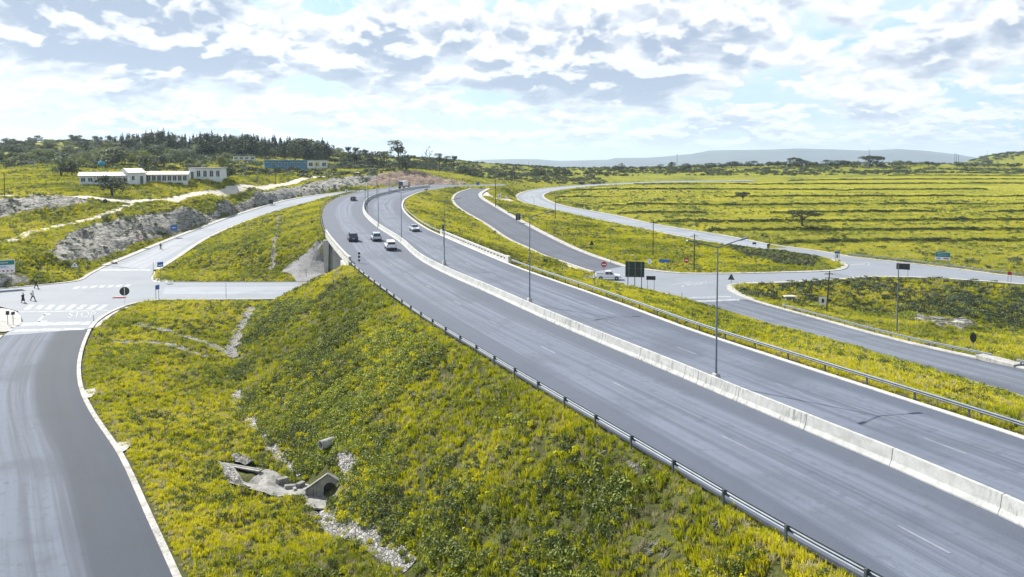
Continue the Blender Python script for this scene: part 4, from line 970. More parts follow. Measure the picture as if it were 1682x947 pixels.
for nm, ln, o_ in (('parapet', A_, outward(HL, HM)), ('parapet', B_, outward(HR, HM))):
    base = 0.0 if ln is A_ else 0.42; b = MB(); a1, a2 = offs(ln, o_*(base+0.06)), offs(ln, o_*(base+0.36))
    for z_0, z_1 in ((-0.5, 0.38), (0.72, 1.02)):
        g_ = slab(a1, a2, z_1, z_0); n_, m_, _ = g_.shape
        b.add([tuple(p) for p in g_.reshape(-1, 3)], [(i*m_+j, (i+1)*m_+j, (i+1)*m_+j+1, i*m_+j+1) for i in range(n_-1) for j in range(m_-1)])
    for s in np.arange(0.3, arcs(ln)[-1], 1.9):
        c = at(offs(ln, o_*(base+0.21)), s); d = tangent(ln, s); b.box((c[0], c[1], c[2]+0.55), (0.8, 0.22, 0.36), rz=math.atan2(d[1], d[0]))
    for s in (0.0, arcs(ln)[-1]):
        c = at(offs(ln, o_*(base+0.21)), s); d = tangent(ln, min(max(s, .6), arcs(ln)[-1]-.6)); b.box((c[0], c[1], c[2]+0.3), (1.6, 0.42, 1.6), rz=math.atan2(d[1], d[0]))
    wrl(b.obj(nm, M['concrete']))
def crosswall(YA, YB, th, z0_, z1_, name):
    a, c = at(HL, s_at_Y(HL, YA)), at(HR, s_at_Y(HR, YB)); v = (c-a); L_ = np.linalg.norm(v[:2]); mid = (a+c)/2
    b = MB(); b.box((mid[0], mid[1], (z0_+z1_)/2), (L_+0.2, th, z1_-z0_), rz=math.atan2(v[1], v[0])); wrl(b.obj(name, M['concrete']))
crosswall(164.5, 166, 1.1, -1.0, 7.1, 'abutment'); crosswall(131, 137, 1.1, -1.0, 6.8, 'abutment'); crosswall(150, 153, 0.7, -0.5, 6.9, 'pier')
e = at(HL, s_at_Y(HL, 126)); b = MB(); d = tangent(HL, s_at_Y(HL, 126)); b.box((e[0]-0.4, e[1], 5.8), (9, 0.5, 3.2), rz=math.atan2(d[1], d[0])); wrl(b.obj('wing_wall', M['concrete']))
e = at(HL, s_at_Y(HL, 165.0)); b = MB(); b.box((e[0]+0.1, e[1]-1.6, 3.2), (0.7, 1.0, 8.6), taper=(1.9, 1)); wrl(b.obj('wing_wall', M['concrete']))

# ---------------------------------------------------------------- median barrier, unit by unit
b = MB()
prof_b = [(-.34, 0), (-.34, .08), (-.20, .33), (-.11, .95), (.11, .95), (.20, .33), (.34, .08), (.34, 0)]
UL = 6.0; b.prism([(y, z_) for y, z_ in prof_b], -(UL/2-.025), UL/2-.025, 'yz')
bm0 = b.mesh('concrete_barrier', M['barrier'])
s0 = s_at_Y(HM, P(1328, 705, 8)[1]); s0 -= math.floor(s0/UL)*UL
smax = s_at_Y(HM, 356); s = s0+UL/2; k = 0
while s < smax:
    p, d = at(HM, s), tangent(HM, s)
    if k == 0 or True:
        a1, a2 = at(HM, s-2.9), at(HM, s+2.9); o = link('concrete_barrier', bm0); mid = (a1+a2)/2; o.location = (mid[0], mid[1], mid[2]-0.01)
        v = a2-a1; o.rotation_euler = (0, -math.atan2(v[2], np.linalg.norm(v[:2])), math.atan2(v[1], v[0]))
        tag(o, 'grey stained precast concrete barrier unit in the median line between the two carriageways', 'barrier', 'concrete barrier units along the motorway median')
    s += UL; k += 1

# ---------------------------------------------------------------- lamp posts in the median and beside the roads
def lamp_post(name, H, arms, arm=2.0, tilt=12, base=True, r=0.085):
    t = thing(name, None, 'lamp post'); b = MB(); b.tube((0, 0, -0.3), (0, 0, H), r, r*0.5, 10); b.tube((0, 0, -0.1), (0, 0, 0.9), r*1.35, r*1.3, 10); b.obj('pole', M['lamp_pole'], t)
    if base: bb = MB(); bb.box((0, 0, 0.32), (0.6, 0.6, 0.9), taper=(.7, .7)); bevel(bb.obj('pedestal', M['concrete'], t))
    for sgn in arms:
        b = MB(); ca, sa = math.cos(R(tilt)), math.sin(R(tilt)); b.tube((0, 0, H-.05), (0, sgn*arm*ca, H+arm*sa), .045, .035, 7); ao = b.obj('arm', M['galv'], t)
        b = MB(); b.box((0, sgn*(arm+.35)*ca, H+(arm+.35)*sa), (.26, .85, .10), rx=sgn*R(tilt), taper=(.75, .9)); bevel(b.obj('lamp_head', M['galv'], ao), .015)
    return t
LAMPS = [(1176, 622, 406), (870, 495, 352), (730, 431, 326), (659.5, 395, 306), (621.5, 371, 306), (604, 352, 303), (600, 339, 300), (605, 329, 299), (619, 323, 299), (640, 317, 297)]
LL = ['tallest double-arm lamp post, nearest the camera, standing in the median barrier', 'double-arm lamp post in the median opposite the left end of the dark ramp, second nearest', 'slim double-arm lamp post in the median beside the bridge parapet', 'lamp post in the median just ahead of the white pickup', 'lamp post in the median beside the silver oncoming car', 'lamp post in the median where the barrier turns left to right', 'far thin lamp post at the tightest part of the median bend', 'far lamp post in the median beyond the bend', 'far lamp post on the median curving right', 'farthest median lamp post, below the truck']
lp0 = lamp_post('lamp_post', 10.0, (1, -1))
for k, (px, py, pt) in enumerate(LAMPS):
    o = lp0 if k == 0 else copy_tree(lp0); p = PG(px, py, gH); i = int(np.argmin(np.linalg.norm(HM[:, :2]-p[:2], axis=1))); s = arcs(HM)[i]
    q = PG(px, py-(620-HY)*.0, lambda Y_: gH(Y_)+.35); q[2] -= .35; d = tangent(HM, s)
    o.location = tuple(q); o.rotation_euler = (0, 0, math.atan2(d[1], d[0])); o['label'] = LL[k]; o['group'] = 'double-arm lamp posts along the motorway median'
def pole(px, py, pt, label, mat='lamp_pole', r=0.09, name='pole', cat='pole', cross=False, arm=0, group=None, lean=0.0):
    p = GZ(px, py); H = (py-pt)/F*p[1]; t = thing(name, label, cat, p, 0, group)
    b = MB(); b.tube((0, 0, -.4), (lean*H, 0, H), r, r*.65, 8); b.obj('shaft', M[mat], t)
    if cross:
        for z_, w_ in ((H-.5, 1.6), (H-1.2, 1.2))[:cross]: c = MB(); c.box((lean*z_, .1, z_), (w_, .1, .12)); co = c.obj('crossarm', M[mat], t); 
        for x in (-.7, 0, .7): c = MB(); c.tube((x+lean*H, .1, H-.44), (x+lean*H, .1, H-.2), .05, .03, 6); c.obj('insulator', M['white'], t)
    if arm: c = MB(); c.tube((0, 0, H-.05), (arm, 0, H+.25), .045, .03, 6); ao = c.obj('arm', M[mat], t); c = MB(); c.box((arm*1.15, 0, H+.27), (.6, .22, .1)); c.obj('lamp_head', M['galv'], ao)
    return t, p, H
pole(1003, 432, 366, 'thin grey pole at the verge of the dark ramp, left of the big black sign', r=.06)
pole(1072.5, 421, 362, 'dark wooden power pole on the dry grass island between ramp and curved road', 'wood', .13, 'power_pole', 'power pole', 1)
pole(1140, 446, 384, 'thick dark wooden power pole on the island near the right no-entry sign', 'wood', .15, 'power_pole', 'power pole', 1)
pole(912, 361, 322, 'dark wooden power pole on the grass below the hairpin of the curved road', 'wood', .14, 'power_pole', 'power pole', 1)
pole(814, 339, 293, 'tall dark power pole at the top of the dark ramp', 'wood', .15, 'power_pole', 'power pole', 1)
pole(877, 341, 324, 'short lamp post standing on the curved road hairpin', r=.06, arm=-1.0, name='lamp_post', cat='lamp post')
wpole, wpp, wph = pole(1357, 514, 444, 'black leaning wooden power pole carrying wires over the right valley', 'wood', .15, 'power_pole', 'power pole', 2, lean=.06)
pole(1473, 547, 430, 'tall pale steel pole rising from the right valley verge', 'galv', .10, 'steel_pole')
pole(8, 325, 285, 'dark wooden power pole at the left edge of the hillside', 'wood', .14, 'power_pole', 'power pole', 1)
pole(241.5, 300, 279, 'dark power pole in front of the long white school building', 'wood', .14, 'power_pole', 'power pole', 1)
pole(453, 302, 278, 'dark power pole on the verge below the blue building', 'wood', .14, 'power_pole', 'power pole', 1)
pole(371.5, 491, 462, 'thin dark pole on the near verge of the underpass road', r=.05)
pole(503, 456, 438, 'thin pale marker pole at the foot of the stone pitching', 'galv', .05)
for x, y, t_, lb in ((868.5, 285, 266, 'thin pole among the dark trees right of the valley opening'), (1112, 278, 252, 'power pole on the skyline above the right field, beside the dark bushes'), (1427.5, 268, 243, 'power pole on the skyline above the thorn trees'), (1568, 272, 251, 'left pole of the three close skyline poles at the right'),
                     (1571, 272, 252, 'middle pole of the three close skyline poles at the right'), (1574, 272, 253, 'right pole of the three close skyline poles at the right'), (1621, 268, 248, 'lone pole on the skyline at the foot of the far right hill'), (1450, 281, 262, 'thin pole standing in the upper right field')):
    pole(x, y, t_, lb, 'wood', .16, 'power_pole', 'power pole', 1 if y < 280 else 0)
for x, y, t_, lb in ((154, 528, 515, 'small black marker post on the corner by the slip road mouth'), (256.5, 518, 506, 'left small marker post in the grass right of the round sign'), (346.5, 510, 499, 'right small marker post in the grass near the stone channel'),
                     (977, 474, 446, 'dark reflector post at the left of the white pickup'), (1120, 494, 482, 'small dark post at the near corner of the right junction'), (252, 448, 428, 'thin post at the ramp mouth left of the blue sign'), (76, 396, 386, 'short post on the hillside footpath'), (193, 427, 402, 'thin pole in front of the rock cutting'),
                     (1620, 300, 293, 'short fence post high in the right field'), (1642, 315, 307, 'short fence post near the right edge of the field')):
    pole(x, y, t_, lb, 'black', .05, 'marker_post', 'post')
# wires from the leaning pole
for k, (dy, off) in enumerate(((0, -.7), (0, 0), (0, .7))):
    a = Vector((wpp[0]+.06*wph+off, wpp[1]+.1, wpp[2]+wph-.3)); e2 = Vector((118+off, 112+2*k, 2.0+.3*k)); b = MB(); n = 16
    ps = [a.lerp(e2, t/n)-Vector((0, 0, 3.0*4*(t/n)*(1-t/n))) for t in range(n+1)]; b.path(ps, [.016]*(n+1), 4)
    tag(b.obj('power_line', M['galv']), ['lower sagging power line running right from the leaning pole', 'middle sagging power line running right from the leaning pole', 'upper sagging power line running right from the leaning pole'][k], 'power line', 'power lines over the right valley')

# ---------------------------------------------------------------- guardrails
def guardrail(l, label, side, step=3.9, cap=100, h=.74):
    t = thing('guardrail', label, 'guardrail', tuple(l[0])); inv = Matrix.Translation(t.location).inverted()
    pr = [(.02, -.14), (.08, -.09), (.08, -.05), (.02, 0), (.08, .05), (.08, .09), (.02, .14)]; pr = [(a-.02, z_) for a, z_ in pr]
    back = [(a-.012, z_) for a, z_ in pr[::-1]]; pr2 = pr+back+[pr[0]]
    g_ = np.stack([np.c_[offs(l, side*(-a))[:, :2], l[:, 2]+h-.16+z_] for a, z_ in pr2], 1)-np.array(l[0])[None, None]
    link('rail', gridmesh('rail', g_, M['galv'], smooth=False), t)
    s, k = 0.4, 0; L_ = arcs(l)[-1]; pm = None
    while s < L_ and k < cap:
        p, d = at(offs(l, side*.09), s), tangent(l, s)
        if pm is None: b = MB(); b.box((0, 0, .05), (.11, .09, 1.34)); b.box((0, -side*.06, h-.17), (.10, .09, .20)); pm = b.mesh('post', M['galv_dark'])
        o = link('post', pm, t); o.location = (p[0]-l[0][0], p[1]-l[0][1], p[2]-l[0][2]); o.rotation_euler = (0, 0, math.atan2(d[1], d[0])); s += step; k += 1
    return t
def sub(l, s0_, s1_, ds=2.0): return np.array([at(l, s) for s in np.linspace(s0_, s1_, max(3, int((s1_-s0_)/ds)))])
oL = outward(HL, HM); oR_ = outward(HR, HM)
l = offs(HL, oL*.45); guardrail(sub(l, s_at_Y(l, 14), s_at_Y(l, 121)), 'long silver guardrail with dark posts along the top of the near grass bank', oL)
guardrail(sub(l, s_at_Y(l, 167), arcs(l)[int(np.argmax(l[:, 1] > 330))]), 'guardrail round the outside of the far motorway bend beyond the bridge', oL)
l = offs(HR, oR_*.85); guardrail(sub(l, s_at_Y(l, 18), s_at_Y(l, 121)), 'long guardrail beside the white edge strip of the far carriageway', oR_)
guardrail(sub(l, s_at_Y(l, 167), s_at_Y(l, 262)), 'guardrail on the inside of the motorway bend along the bright grass', oR_)
oS = outward(SRf, SRn); l = offs(SRf, oS*.75)
def s_px(l, px, py, g): p = PG(px, py, g); return float(arcs(l)[int(np.argmin(np.linalg.norm(l[:, :2]-p[:2], axis=1)))])
guardrail(sub(l, s_px(l, 1275, 506, gSlip), s_px(l, 1615, 591, gSlip)), 'guardrail along the far edge of the right slip road in front of the valley', oS)
guardrail(sub(l, s_px(l, 1655, 600, gSlip), arcs(l)[-1]), 'short guardrail end at the right picture edge past the concrete gap', oS)
l = resample(wp([(1392,420.5),(1488,431),(1564,440),(1682,455),(2000,483)]), 3, 1); guardrail(l, 'guardrail between the right junction arm and the terraced field', 1)

# ---------------------------------------------------------------- road paint
def decal(pxs, dz_=0.02, g=g0, mat='paint'):
    me = bpy.data.meshes.new('road_marking'); v = [tuple(PG(x, y, g)+np.array([0, 0, dz_])) for x, y in pxs]; me.from_pydata(v, [], [tuple(range(len(v)))]); me.materials.append(M[mat])
    return me
def marks(name, polys, g=g0, dz_=0.014):
    v, f = [], []
    for q in polys: o = len(v); v += [tuple(PG(x, y, g)+np.array([0, 0, dz_])) for x, y in q]; f.append(tuple(range(o, o+len(q))))
    b = MB(); b.add(v, f); o = b.obj(name, M['paint']); 
    if sum(p.normal.z for p in o.data.polygons) < 0: o.data.flip_normals()
    return tag(o, kind='structure')
cw = [[(38+17*k, 508.5), (48+17*k, 508.5), (58+17.4*k, 500), (48+17.4*k, 500)] for k in range(8)]
marks('crosswalk_paint', cw)
marks('stop_line', [[(30,511.5),(178,508.8),(180,510.2),(29,513)], [(38,530),(150,527.5),(146,533),(34,535.5)], [(26,541),(140,538),(138,541.5),(20,545)], [(60,528),(74,513.5),(77,513.5),(66,528)], [(70,517),(82,514),(84,515.5),(75,518.5)], [(62,527),(78,526),(77,529),(66,529.5)]])
marks('crosswalk_paint', [[(165,441.5),(248,441.5),(246,444.5),(160,444.5)], [(178,437.5),(250,437.5),(250,438.6),(176,438.6)]] + [[(118+14*k, 474-.55*k), (127+14*k, 474-.55*k), (133+14*k, 470-.55*k), (124+14*k, 470-.55*k)] for k in range(7)])
marks('crosswalk_paint', [[(1118,470+0.2*k),(1126,466),(1129,466.4),(1122,471)] for k in range(1)] + [[(1135,493.5),(1212,490.5),(1216,493),(1140,496.5)], [(1130,488),(1200,486),(1202,487.5),(1131,489.8)]] + [[(1100+16*k, 462+1.2*k), (1112+16*k, 461.6+1.2*k), (1128+16*k, 467+1.2*k), (1118+16*k, 467.6+1.2*k)] for k in range(0)] + [[(1098+13*k,468),(1101+13*k,468.7),(1136+13*k,462.6),(1133+13*k,462)] for k in range(4)] + [[(1395,434),(1424,432.4),(1426,433.6),(1398,435.4)], [(1421,431),(1427,430),(1429,436),(1424,436)]])
fc = bpy.data.curves.new('stop_text', 'FONT'); fc.body = 'STOP'; fc.size = 1.0; fc.extrude = 0; fo = bpy.data.objects.new('stop_text', fc); C.objects.link(fo)
dg = bpy.context.evaluated_depsgraph_get(); tm = bpy.data.meshes.new_from_object(fo.evaluated_get(dg)); bpy.data.objects.remove(fo)
q0, q1, q2 = P(110, 521.5, 0), P(156, 520.5, 0), P(114, 511.5, 0); xs = [v.co.x for v in tm.vertices]; wx_ = max(xs)
for v in tm.vertices:
    u, t_ = v.co.x/wx_, v.co.y/0.72; p = q0+(q1-q0)*u+(q2-q0)*t_; v.co = (p[0], p[1], 0.016)
tm.materials.append(M['paint']); tag(link('stop_lettering', tm), kind='structure')
for (a, b_, g_, nm) in ((HL, HM, gH, 1), (HM, HR, gH, 1)):
    A2, B2 = resn(a, 300), resn(b_, 300); mid = A2*.5+B2*.5; mid = mid[mid[:, 1] > 5]; L_ = arcs(mid)[-1]; b = MB(); s = 2.0
    while s < L_-6:
        p, q = at(mid, s), at(mid, s+2.6); d = tangent(mid, s+1); n_ = np.array([-d[1], d[0], 0])*.07
        b.add([tuple(p-n_+[0, 0, .012]), tuple(q-n_+[0, 0, .012]), tuple(q+n_+[0, 0, .012]), tuple(p+n_+[0, 0, .012])], [(0, 1, 2, 3)]); s += 12.0
    o = b.obj('lane_dashes', M['paint_worn'])
    if sum(p.normal.z for p in o.data.polygons) < 0: o.data.flip_normals()
    tag(o, kind='structure')

for px_, lb in (([(137,640),(152,636),(160,641),(146,652)], 'upper pale concrete kerb outlet on the right of the left slip road'), ([(181,727),(210,724),(214,731),(197,742),(186,738)], 'lower pale concrete kerb outlet on the right of the left slip road')):
    o = patch('kerb_outlet', resample(closed(np.array([P(x, y, 0) for x, y in px_])), .5, 0)[:-1], 'kerb', .12, .5, .02); tag(o, lb, 'outlet')
# ---------------------------------------------------------------- signs
def shape(kind, w_, h_):
    if kind == 'disc': return [(w_/2*math.cos(a), h_/2*math.sin(a)) for a in np.linspace(0, 2*math.pi, 24, endpoint=False)]
    if kind == 'oct': return [(w_/2*math.cos(a)*1.05, h_/2*math.sin(a)*1.05) for a in np.linspace(math.pi/8, math.pi/8+2*math.pi, 8, endpoint=False)]
    if kind == 'tri': return [(-w_/2, -h_/2), (w_/2, -h_/2), (0, h_/2)]
    return [(-w_/2, -h_/2), (w_/2, -h_/2), (w_/2, h_/2), (-w_/2, h_/2)]
def sign(px, yb, yt, ym, wpx, kind, face, label, name='road_sign', posts=1, marks_=(), rim=None, yaw=0.0, pmat='galv', cat='sign', g=None, thick=.03, pw=.04):
    """yb: foot row, yt / ym: top and bottom rows of the plate, wpx: plate width in photo pixels"""
    p = GZ(px, yb) if g is None else PG(px, yb, g); Y = p[1]; k = Y/F; zt, zm = (yb-yt)*k, (yb-ym)*k; w_ = wpx*k/max(math.cos(yaw), .3); h_ = zt-zm; zc = (zt+zm)/2
    t = thing(name, label, cat, p, -math.atan2(p[0], p[1])+yaw)
    xs_ = [0] if posts == 1 else list(np.linspace(-w_*.36, w_*.36, posts))
    for x in xs_: b = MB(); b.tube((x, .05, -.5), (x, .05, zt-.05*h_), pw, pw, 8); b.obj('post', M[pmat], t)
    b = MB(); b.prism([(u, v+zc) for u, v in shape(kind, w_, h_)], -thick/2, thick/2, 'xz'); pl = b.obj('plate', M[rim or face], t)
    if rim: b = MB(); b.prism([(u*.80, v*.80+zc-(h_*.03 if kind == 'tri' else 0)) for u, v in shape(kind, w_, h_)], -thick/2-.012, -thick/2+.004, 'xz'); b.obj('face', M[face], pl)
    for (x0, x1, v0, v1, mt) in marks_:
        b = MB(); b.prism([(x0*w_/2, zc+v0*h_/2), (x1*w_/2, zc+v0*h_/2), (x1*w_/2, zc+v1*h_/2), (x0*w_/2, zc+v1*h_/2)], -thick/2-.028, -thick/2-.010, 'xz'); b.obj('symbol', M[mt], pl)
    return t, pl, w_, h_, zc
def lettering(txt, pl, size, x, z_, mat, y=-.045):
    fc = bpy.data.curves.new('lettering', 'FONT'); fc.body = txt; fc.size = size; fc.align_x = 'CENTER'; fc.align_y = 'CENTER'; fc.extrude = .004
    fo = bpy.data.objects.new('lettering', fc); C.objects.link(fo); d_ = bpy.context.evaluated_depsgraph_get(); me = bpy.data.meshes.new_from_object(fo.evaluated_get(d_)); bpy.data.objects.remove(fo)
    me.transform(Matrix.Translation((x, y, z_)) @ Matrix.Rotation(R(90), 4, 'X')); me.materials.clear(); me.materials.append(M[mat]); link('lettering', me, pl)
sign(205, 500, 468.5, 483, 15, 'disc', 'signback', 'large round black sign seen from behind on a white post at the left junction corner', pmat='white', marks_=((-.07, .07, -.9, .9, 'white'),))
t = sign(123, 450, 427, 438.5, 15, 'tri', 'white', 'white warning triangle with black border in front of the rock cutting', rim='black', posts=2, marks_=((-.16, .16, -.45, -.05, 'blue'),))
t, pl, w_, h_, zc = sign(232, 404, 383.5, 393.5, 9, 'disc', 'white', 'round white speed sign reading 60 beside the ramp', rim='red'); lettering('60', pl, h_*.45, 0, zc, 'black', -.03)
sign(286, 389, 368, 377, 10, 'rect', 'blue', 'small square blue sign beside the left ramp', marks_=((-.5, .5, -.1, .15, 'white'),))
sign(259, 493, 465.5, 473, 6, 'rect', 'blue', 'small blue sign on two posts at the underpass road corner', posts=2, yaw=.9)
sign(264, 463, 428, 436, 9, 'rect', 'blue', 'blue and white direction sign on a pale post where the ramp leaves the left junction', yaw=.5, marks_=((-.7, .7, -.5, -.1, 'white'),))
sign(13, 534, 509.5, 516, 5, 'rect', 'signback', 'left of two small black signs on the paved island at the left edge', pmat='black'); sign(22, 532, 509.5, 514.5, 5, 'rect', 'signback', 'right tilted small black sign on the paved island at the left edge', pmat='black', yaw=.5)
t, pl, w_, h_, zc = sign(3, 470, 425.5, 447, 38, 'rect', 'white', 'green and white direction board above a red and white chevron board at the left edge', name='direction_sign', posts=2,
     marks_=((-.96, .96, .24, .92, 'green'), (-.7, .5, .5, .66, 'white'), (-.8, .6, -.16, -.10, 'blue'), (-.8, .4, .0, .06, 'blue')))
for k in range(6):
    b = MB(); u0 = -.9+k*.31; z1, z2 = zc-.42*h_, zc-.28*h_; zmid = (z1+z2)/2; x0 = u0*w_/2; dx = .12*w_/2
    b.prism([(x0, z1), (x0+dx, z1), (x0+dx*2.0, zmid), (x0+dx, z2), (x0, z2), (x0+dx, zmid)], -.06, -.03, 'xz'); b.obj('chevron', M['red'], pl)
sign(590, 432, 413, 430, 3.6, 'rect', 'white', 'narrow black and white chevron board at the near end of the bridge parapet', posts=1, g=gH, marks_=((-1, 1, .5, .9, 'black'), (-1, 1, -.15, .2, 'black'), (-1, 1, -.8, -.5, 'black')))
sign(992, 454, 427.5, 437, 9, 'disc', 'red', 'red no-entry sign above the white pickup at the right junction', marks_=((-.65, .65, -.18, .18, 'white'),), pmat='galv_dark')
sign(1127.5, 446, 423.5, 432.5, 8.5, 'disc', 'red', 'red no-entry sign on the island grass beside the thick power pole', marks_=((-.65, .65, -.18, .18, 'white'),))
t, pl, w_, h_, zc = sign(1042.5, 476, 430.5, 456.5, 31, 'rect', 'signback', 'large black sign board seen from behind on three posts at the right junction', name='direction_sign', posts=3, pw=.07, marks_=((-.66, -.58, -.98, .98, 'teal'), (.0, .08, -.98, .98, 'teal'), (.62, .70, -.98, .98, 'teal'), (-.98, .98, -.9, -.84, 'galv_dark'), (-.98, .98, .1, .15, 'galv_dark')))
sign(1069, 477, 451.5, 458, 15, 'rect', 'signback', 'small black sign board seen from behind right of the large black board', posts=2)
sign(1067, 442, 424.5, 433, 7.5, 'disc', 'white', 'round white and blue sign on the island behind the large black board', marks_=((-.1, .1, -.6, .6, 'blue'),))
sign(1091, 445, 424.5, 429.5, 17, 'rect', 'blue', 'wide flat blue arrow board on the island grass', marks_=())
sign(972, 409, 393, 401.5, 8.5, 'tri', 'signback', 'black triangular sign back on the dry island')
sign(1201, 465, 447, 457.5, 11, 'tri', 'signback', 'black triangular sign back standing at the right junction mouth', marks_=((-.05, .05, -.8, .3, 'galv'),))
sign(1252, 398, 384, 389.5, 5.5, 'tri', 'signback', 'tiny black triangular sign back in the yellow field beyond the curved road')
sign(1239, 405, 396.5, 400, 6, 'rect', 'signback', 'small dark sign on two posts on the curved road verge', posts=2)
sign(1375, 432, 411.5, 423, 8, 'rect', 'white', 'white sign with blue top panel on two posts at the tip of the grass island', posts=2, marks_=((-1, 1, .35, 1, 'blue'), (-.2, .2, -.8, .0, 'black')))
sign(1548, 437, 413, 426, 22, 'rect', 'white', 'green direction sign with white lower strip at the edge of the terraced field', name='direction_sign', posts=2, marks_=((-.97, .97, -.25, .94, 'green'), (-.7, .6, .45, .6, 'white'), (-.6, .7, .05, .2, 'white'), (-.8, -.3, -.75, -.5, 'blue'), (.1, .8, -.75, -.5, 'red')))
sign(1483, 455, 430.5, 440.5, 20, 'rect', 'signback', 'black sign board on two posts at the right junction arm beside the tall steel pole', posts=2)
sign(1658, 463, 443.5, 450, 6, 'disc', 'red', 'small round red sign on two posts near the right edge of the junction arm', posts=2)
sign(1598, 575, 543.5, 560, 9.5, 'disc', 'signback', 'dark oval sign back in the grass below the right valley', pmat='galv')
sign(1351, 512, 488, 501, 12, 'rect', 'white', 'white square sign with a black oval beside the leaning power pole', posts=1, marks_=((-.25, .35, -.45, .55, 'black'),))
sign(1343, 512, 488, 489, 1.2, 'rect', 'galv', 'bare pale post left of the white sign with the black oval', name='marker_post', cat='post')
sign(728.5, 404, 368.5, 378.5, 4, 'rect', 'signback', 'narrow black sign seen edge-on beside the median lamp post on the island', g=gH)
sign(1188, 437, 428, 434, 4, 'tri', 'white', 'tiny white triangle sign on the dry island', rim='red')
sign(924, 441, 428.5, 434.5, 4, 'tri', 'white', 'tiny red-edged triangle sign at the tip of the dark ramp', rim='red')
sign(820.5, 332, 317.5, 326, 5, 'rect', 'white', 'white board by the gravel apron at the top of the dark ramp', marks_=((-.5, .5, -.2, .2, 'blue'),))
sign(831, 330, 321, 326, 3.5, 'rect', 'white', 'tiny white sign right of the white board on the gravel apron')
sign(851, 366, 349, 360, 8, 'rect', 'signback', 'dark box-shaped sign back on the verge of the dark ramp', marks_=((-.2, .2, -.8, .8, 'teal'),), posts=2)
sign(445, 336, 326.5, 333.5, 7, 'rect', 'signback', 'small dark roadside board beside the upper left ramp', thick=.5)
sign(550, 313.5, 304.5, 309.5, 4.5, 'rect', 'galv', 'small grey square sign above the ramp before it joins the motorway')
sign(569, 318, 310, 315, 4.5, 'rect', 'white', 'small white and blue sign on the grass where ramp and motorway meet', marks_=((-.6, .6, -.3, .3, 'blue'),))
sign(785, 308.5, 298.5, 303, 5, 'rect', 'blue', 'small blue sign near the crest of the motorway')
sign(173, 341, 327.5, 334.5, 7, 'disc', 'black', 'small round black sign on the dirt road below the school')
# small slab shelter in the valley
p = GZ(1297, 499); t = thing('concrete_table', 'pale slab on short legs like a small shelter in the valley scrub', 'shelter', p); b = MB(); k_ = p[1]/F; b.box((0, 0, 11*k_), (19*k_, 1.2, .16)); b.obj('slab', M['concrete'], t)
for x in (-6*k_, 6*k_): b = MB(); b.box((x, 0, 5*k_), (.2, .8, 11*k_)); b.obj('leg', M['old_concrete'], t)
# concrete gap block at the right edge
p0_, p1_ = PG(1618, 592, gSlip), PG(1660, 601, gSlip); m_ = (p0_+p1_)/2+np.array([.5, .5, 0]); v = p1_-p0_; b = MB(); b.box((0, 0, .1), (np.linalg.norm(v)+1.5, 1.5, .5)); o = bevel(b.obj('concrete_slab', M['kerb']), .05); o.location = tuple(m_); o.rotation_euler = (0, 0, math.atan2(v[1], v[0]))
tag(o, 'low pale concrete slab in the gap between the two slip road guardrails', 'slab')
# red and white kerb block by the left sign
p = P(196, 489, 0); b = MB(); b.box((0, 0, .12), (2.3, .8, .24), taper=(.8, .7)); o = bevel(b.obj('traffic_island', M['pink'] if 'pink' in M else M['red']), .05); o.location = tuple(p); tag(o, 'low faded red painted kerb block on the road beside the round black sign', 'kerb')
# ---------------------------------------------------------------- vehicles
def loft(b, secs):
    """secs: (x, z0, z1, z2, half width low, half width belt, half width top) -> closed body"""
    v, f = [], []
    for x, z0_, z1, z2, wl, wb, wt in secs: v += [(x, -wl, z0_), (x, -wb, (z0_+z1)/2), (x, -wb, z1), (x, -wt, z2), (x, wt, z2), (x, wb, z1), (x, wb, (z0_+z1)/2), (x, wl, z0_)]
    m = 8; n = len(secs)
    for i in range(n-1):
        for j in range(m): f.append((i*m+j, (i+1)*m+j, (i+1)*m+(j+1) % m, i*m+(j+1) % m))
    f += [tuple(range(m-1, -1, -1)), tuple((n-1)*m+j for j in range(m))]; b.add(v, f)
SPEC = {   # length, width, lower body sections, greenhouse (x, z) outline, sill z
 'suv': (4.7, 1.86, [(-2.35,.45,.75,.85),(-2.28,.32,.95,1.02),(-1.2,.28,1.0,1.06),(.9,.28,1.0,1.06),(1.2,.28,.98,1.03),(2.1,.30,.85,.92),(2.3,.36,.7,.76)], [(-2.22,1.02),(-1.95,1.66),(-1.2,1.76),(.25,1.74),(1.05,1.04)], 1.0),
 'hatch': (4.1, 1.72, [(-2.05,.42,.72,.80),(-1.98,.28,.86,.92),(-1.0,.24,.9,.96),(.8,.24,.88,.94),(1.1,.24,.86,.92),(1.85,.27,.7,.78),(2.05,.34,.58,.62)], [(-1.92,.93),(-1.55,1.40),(-.9,1.48),(.2,1.46),(1.0,.93)], .9),
 'sedan': (4.5, 1.76, [(-2.25,.42,.72,.84),(-2.15,.28,.90,.97),(-1.4,.24,.92,.98),(.8,.24,.90,.96),(1.1,.24,.86,.92),(2.05,.27,.70,.78),(2.25,.34,.56,.60)], [(-1.75,.96),(-1.15,1.40),(-.5,1.46),(.25,1.43),(1.05,.93)], .92),
 'pickup': (5.2, 1.86, [(-2.6,.55,1.0,1.06),(-2.5,.45,1.08,1.12),(-.75,.36,1.08,1.12),(.7,.36,1.06,1.12),(1.25,.36,1.04,1.10),(2.35,.38,.92,1.0),(2.6,.45,.72,.8)], [(-.75,1.11),(-.62,1.72),(.05,1.77),(.55,1.73),(1.25,1.10)], 1.1)}
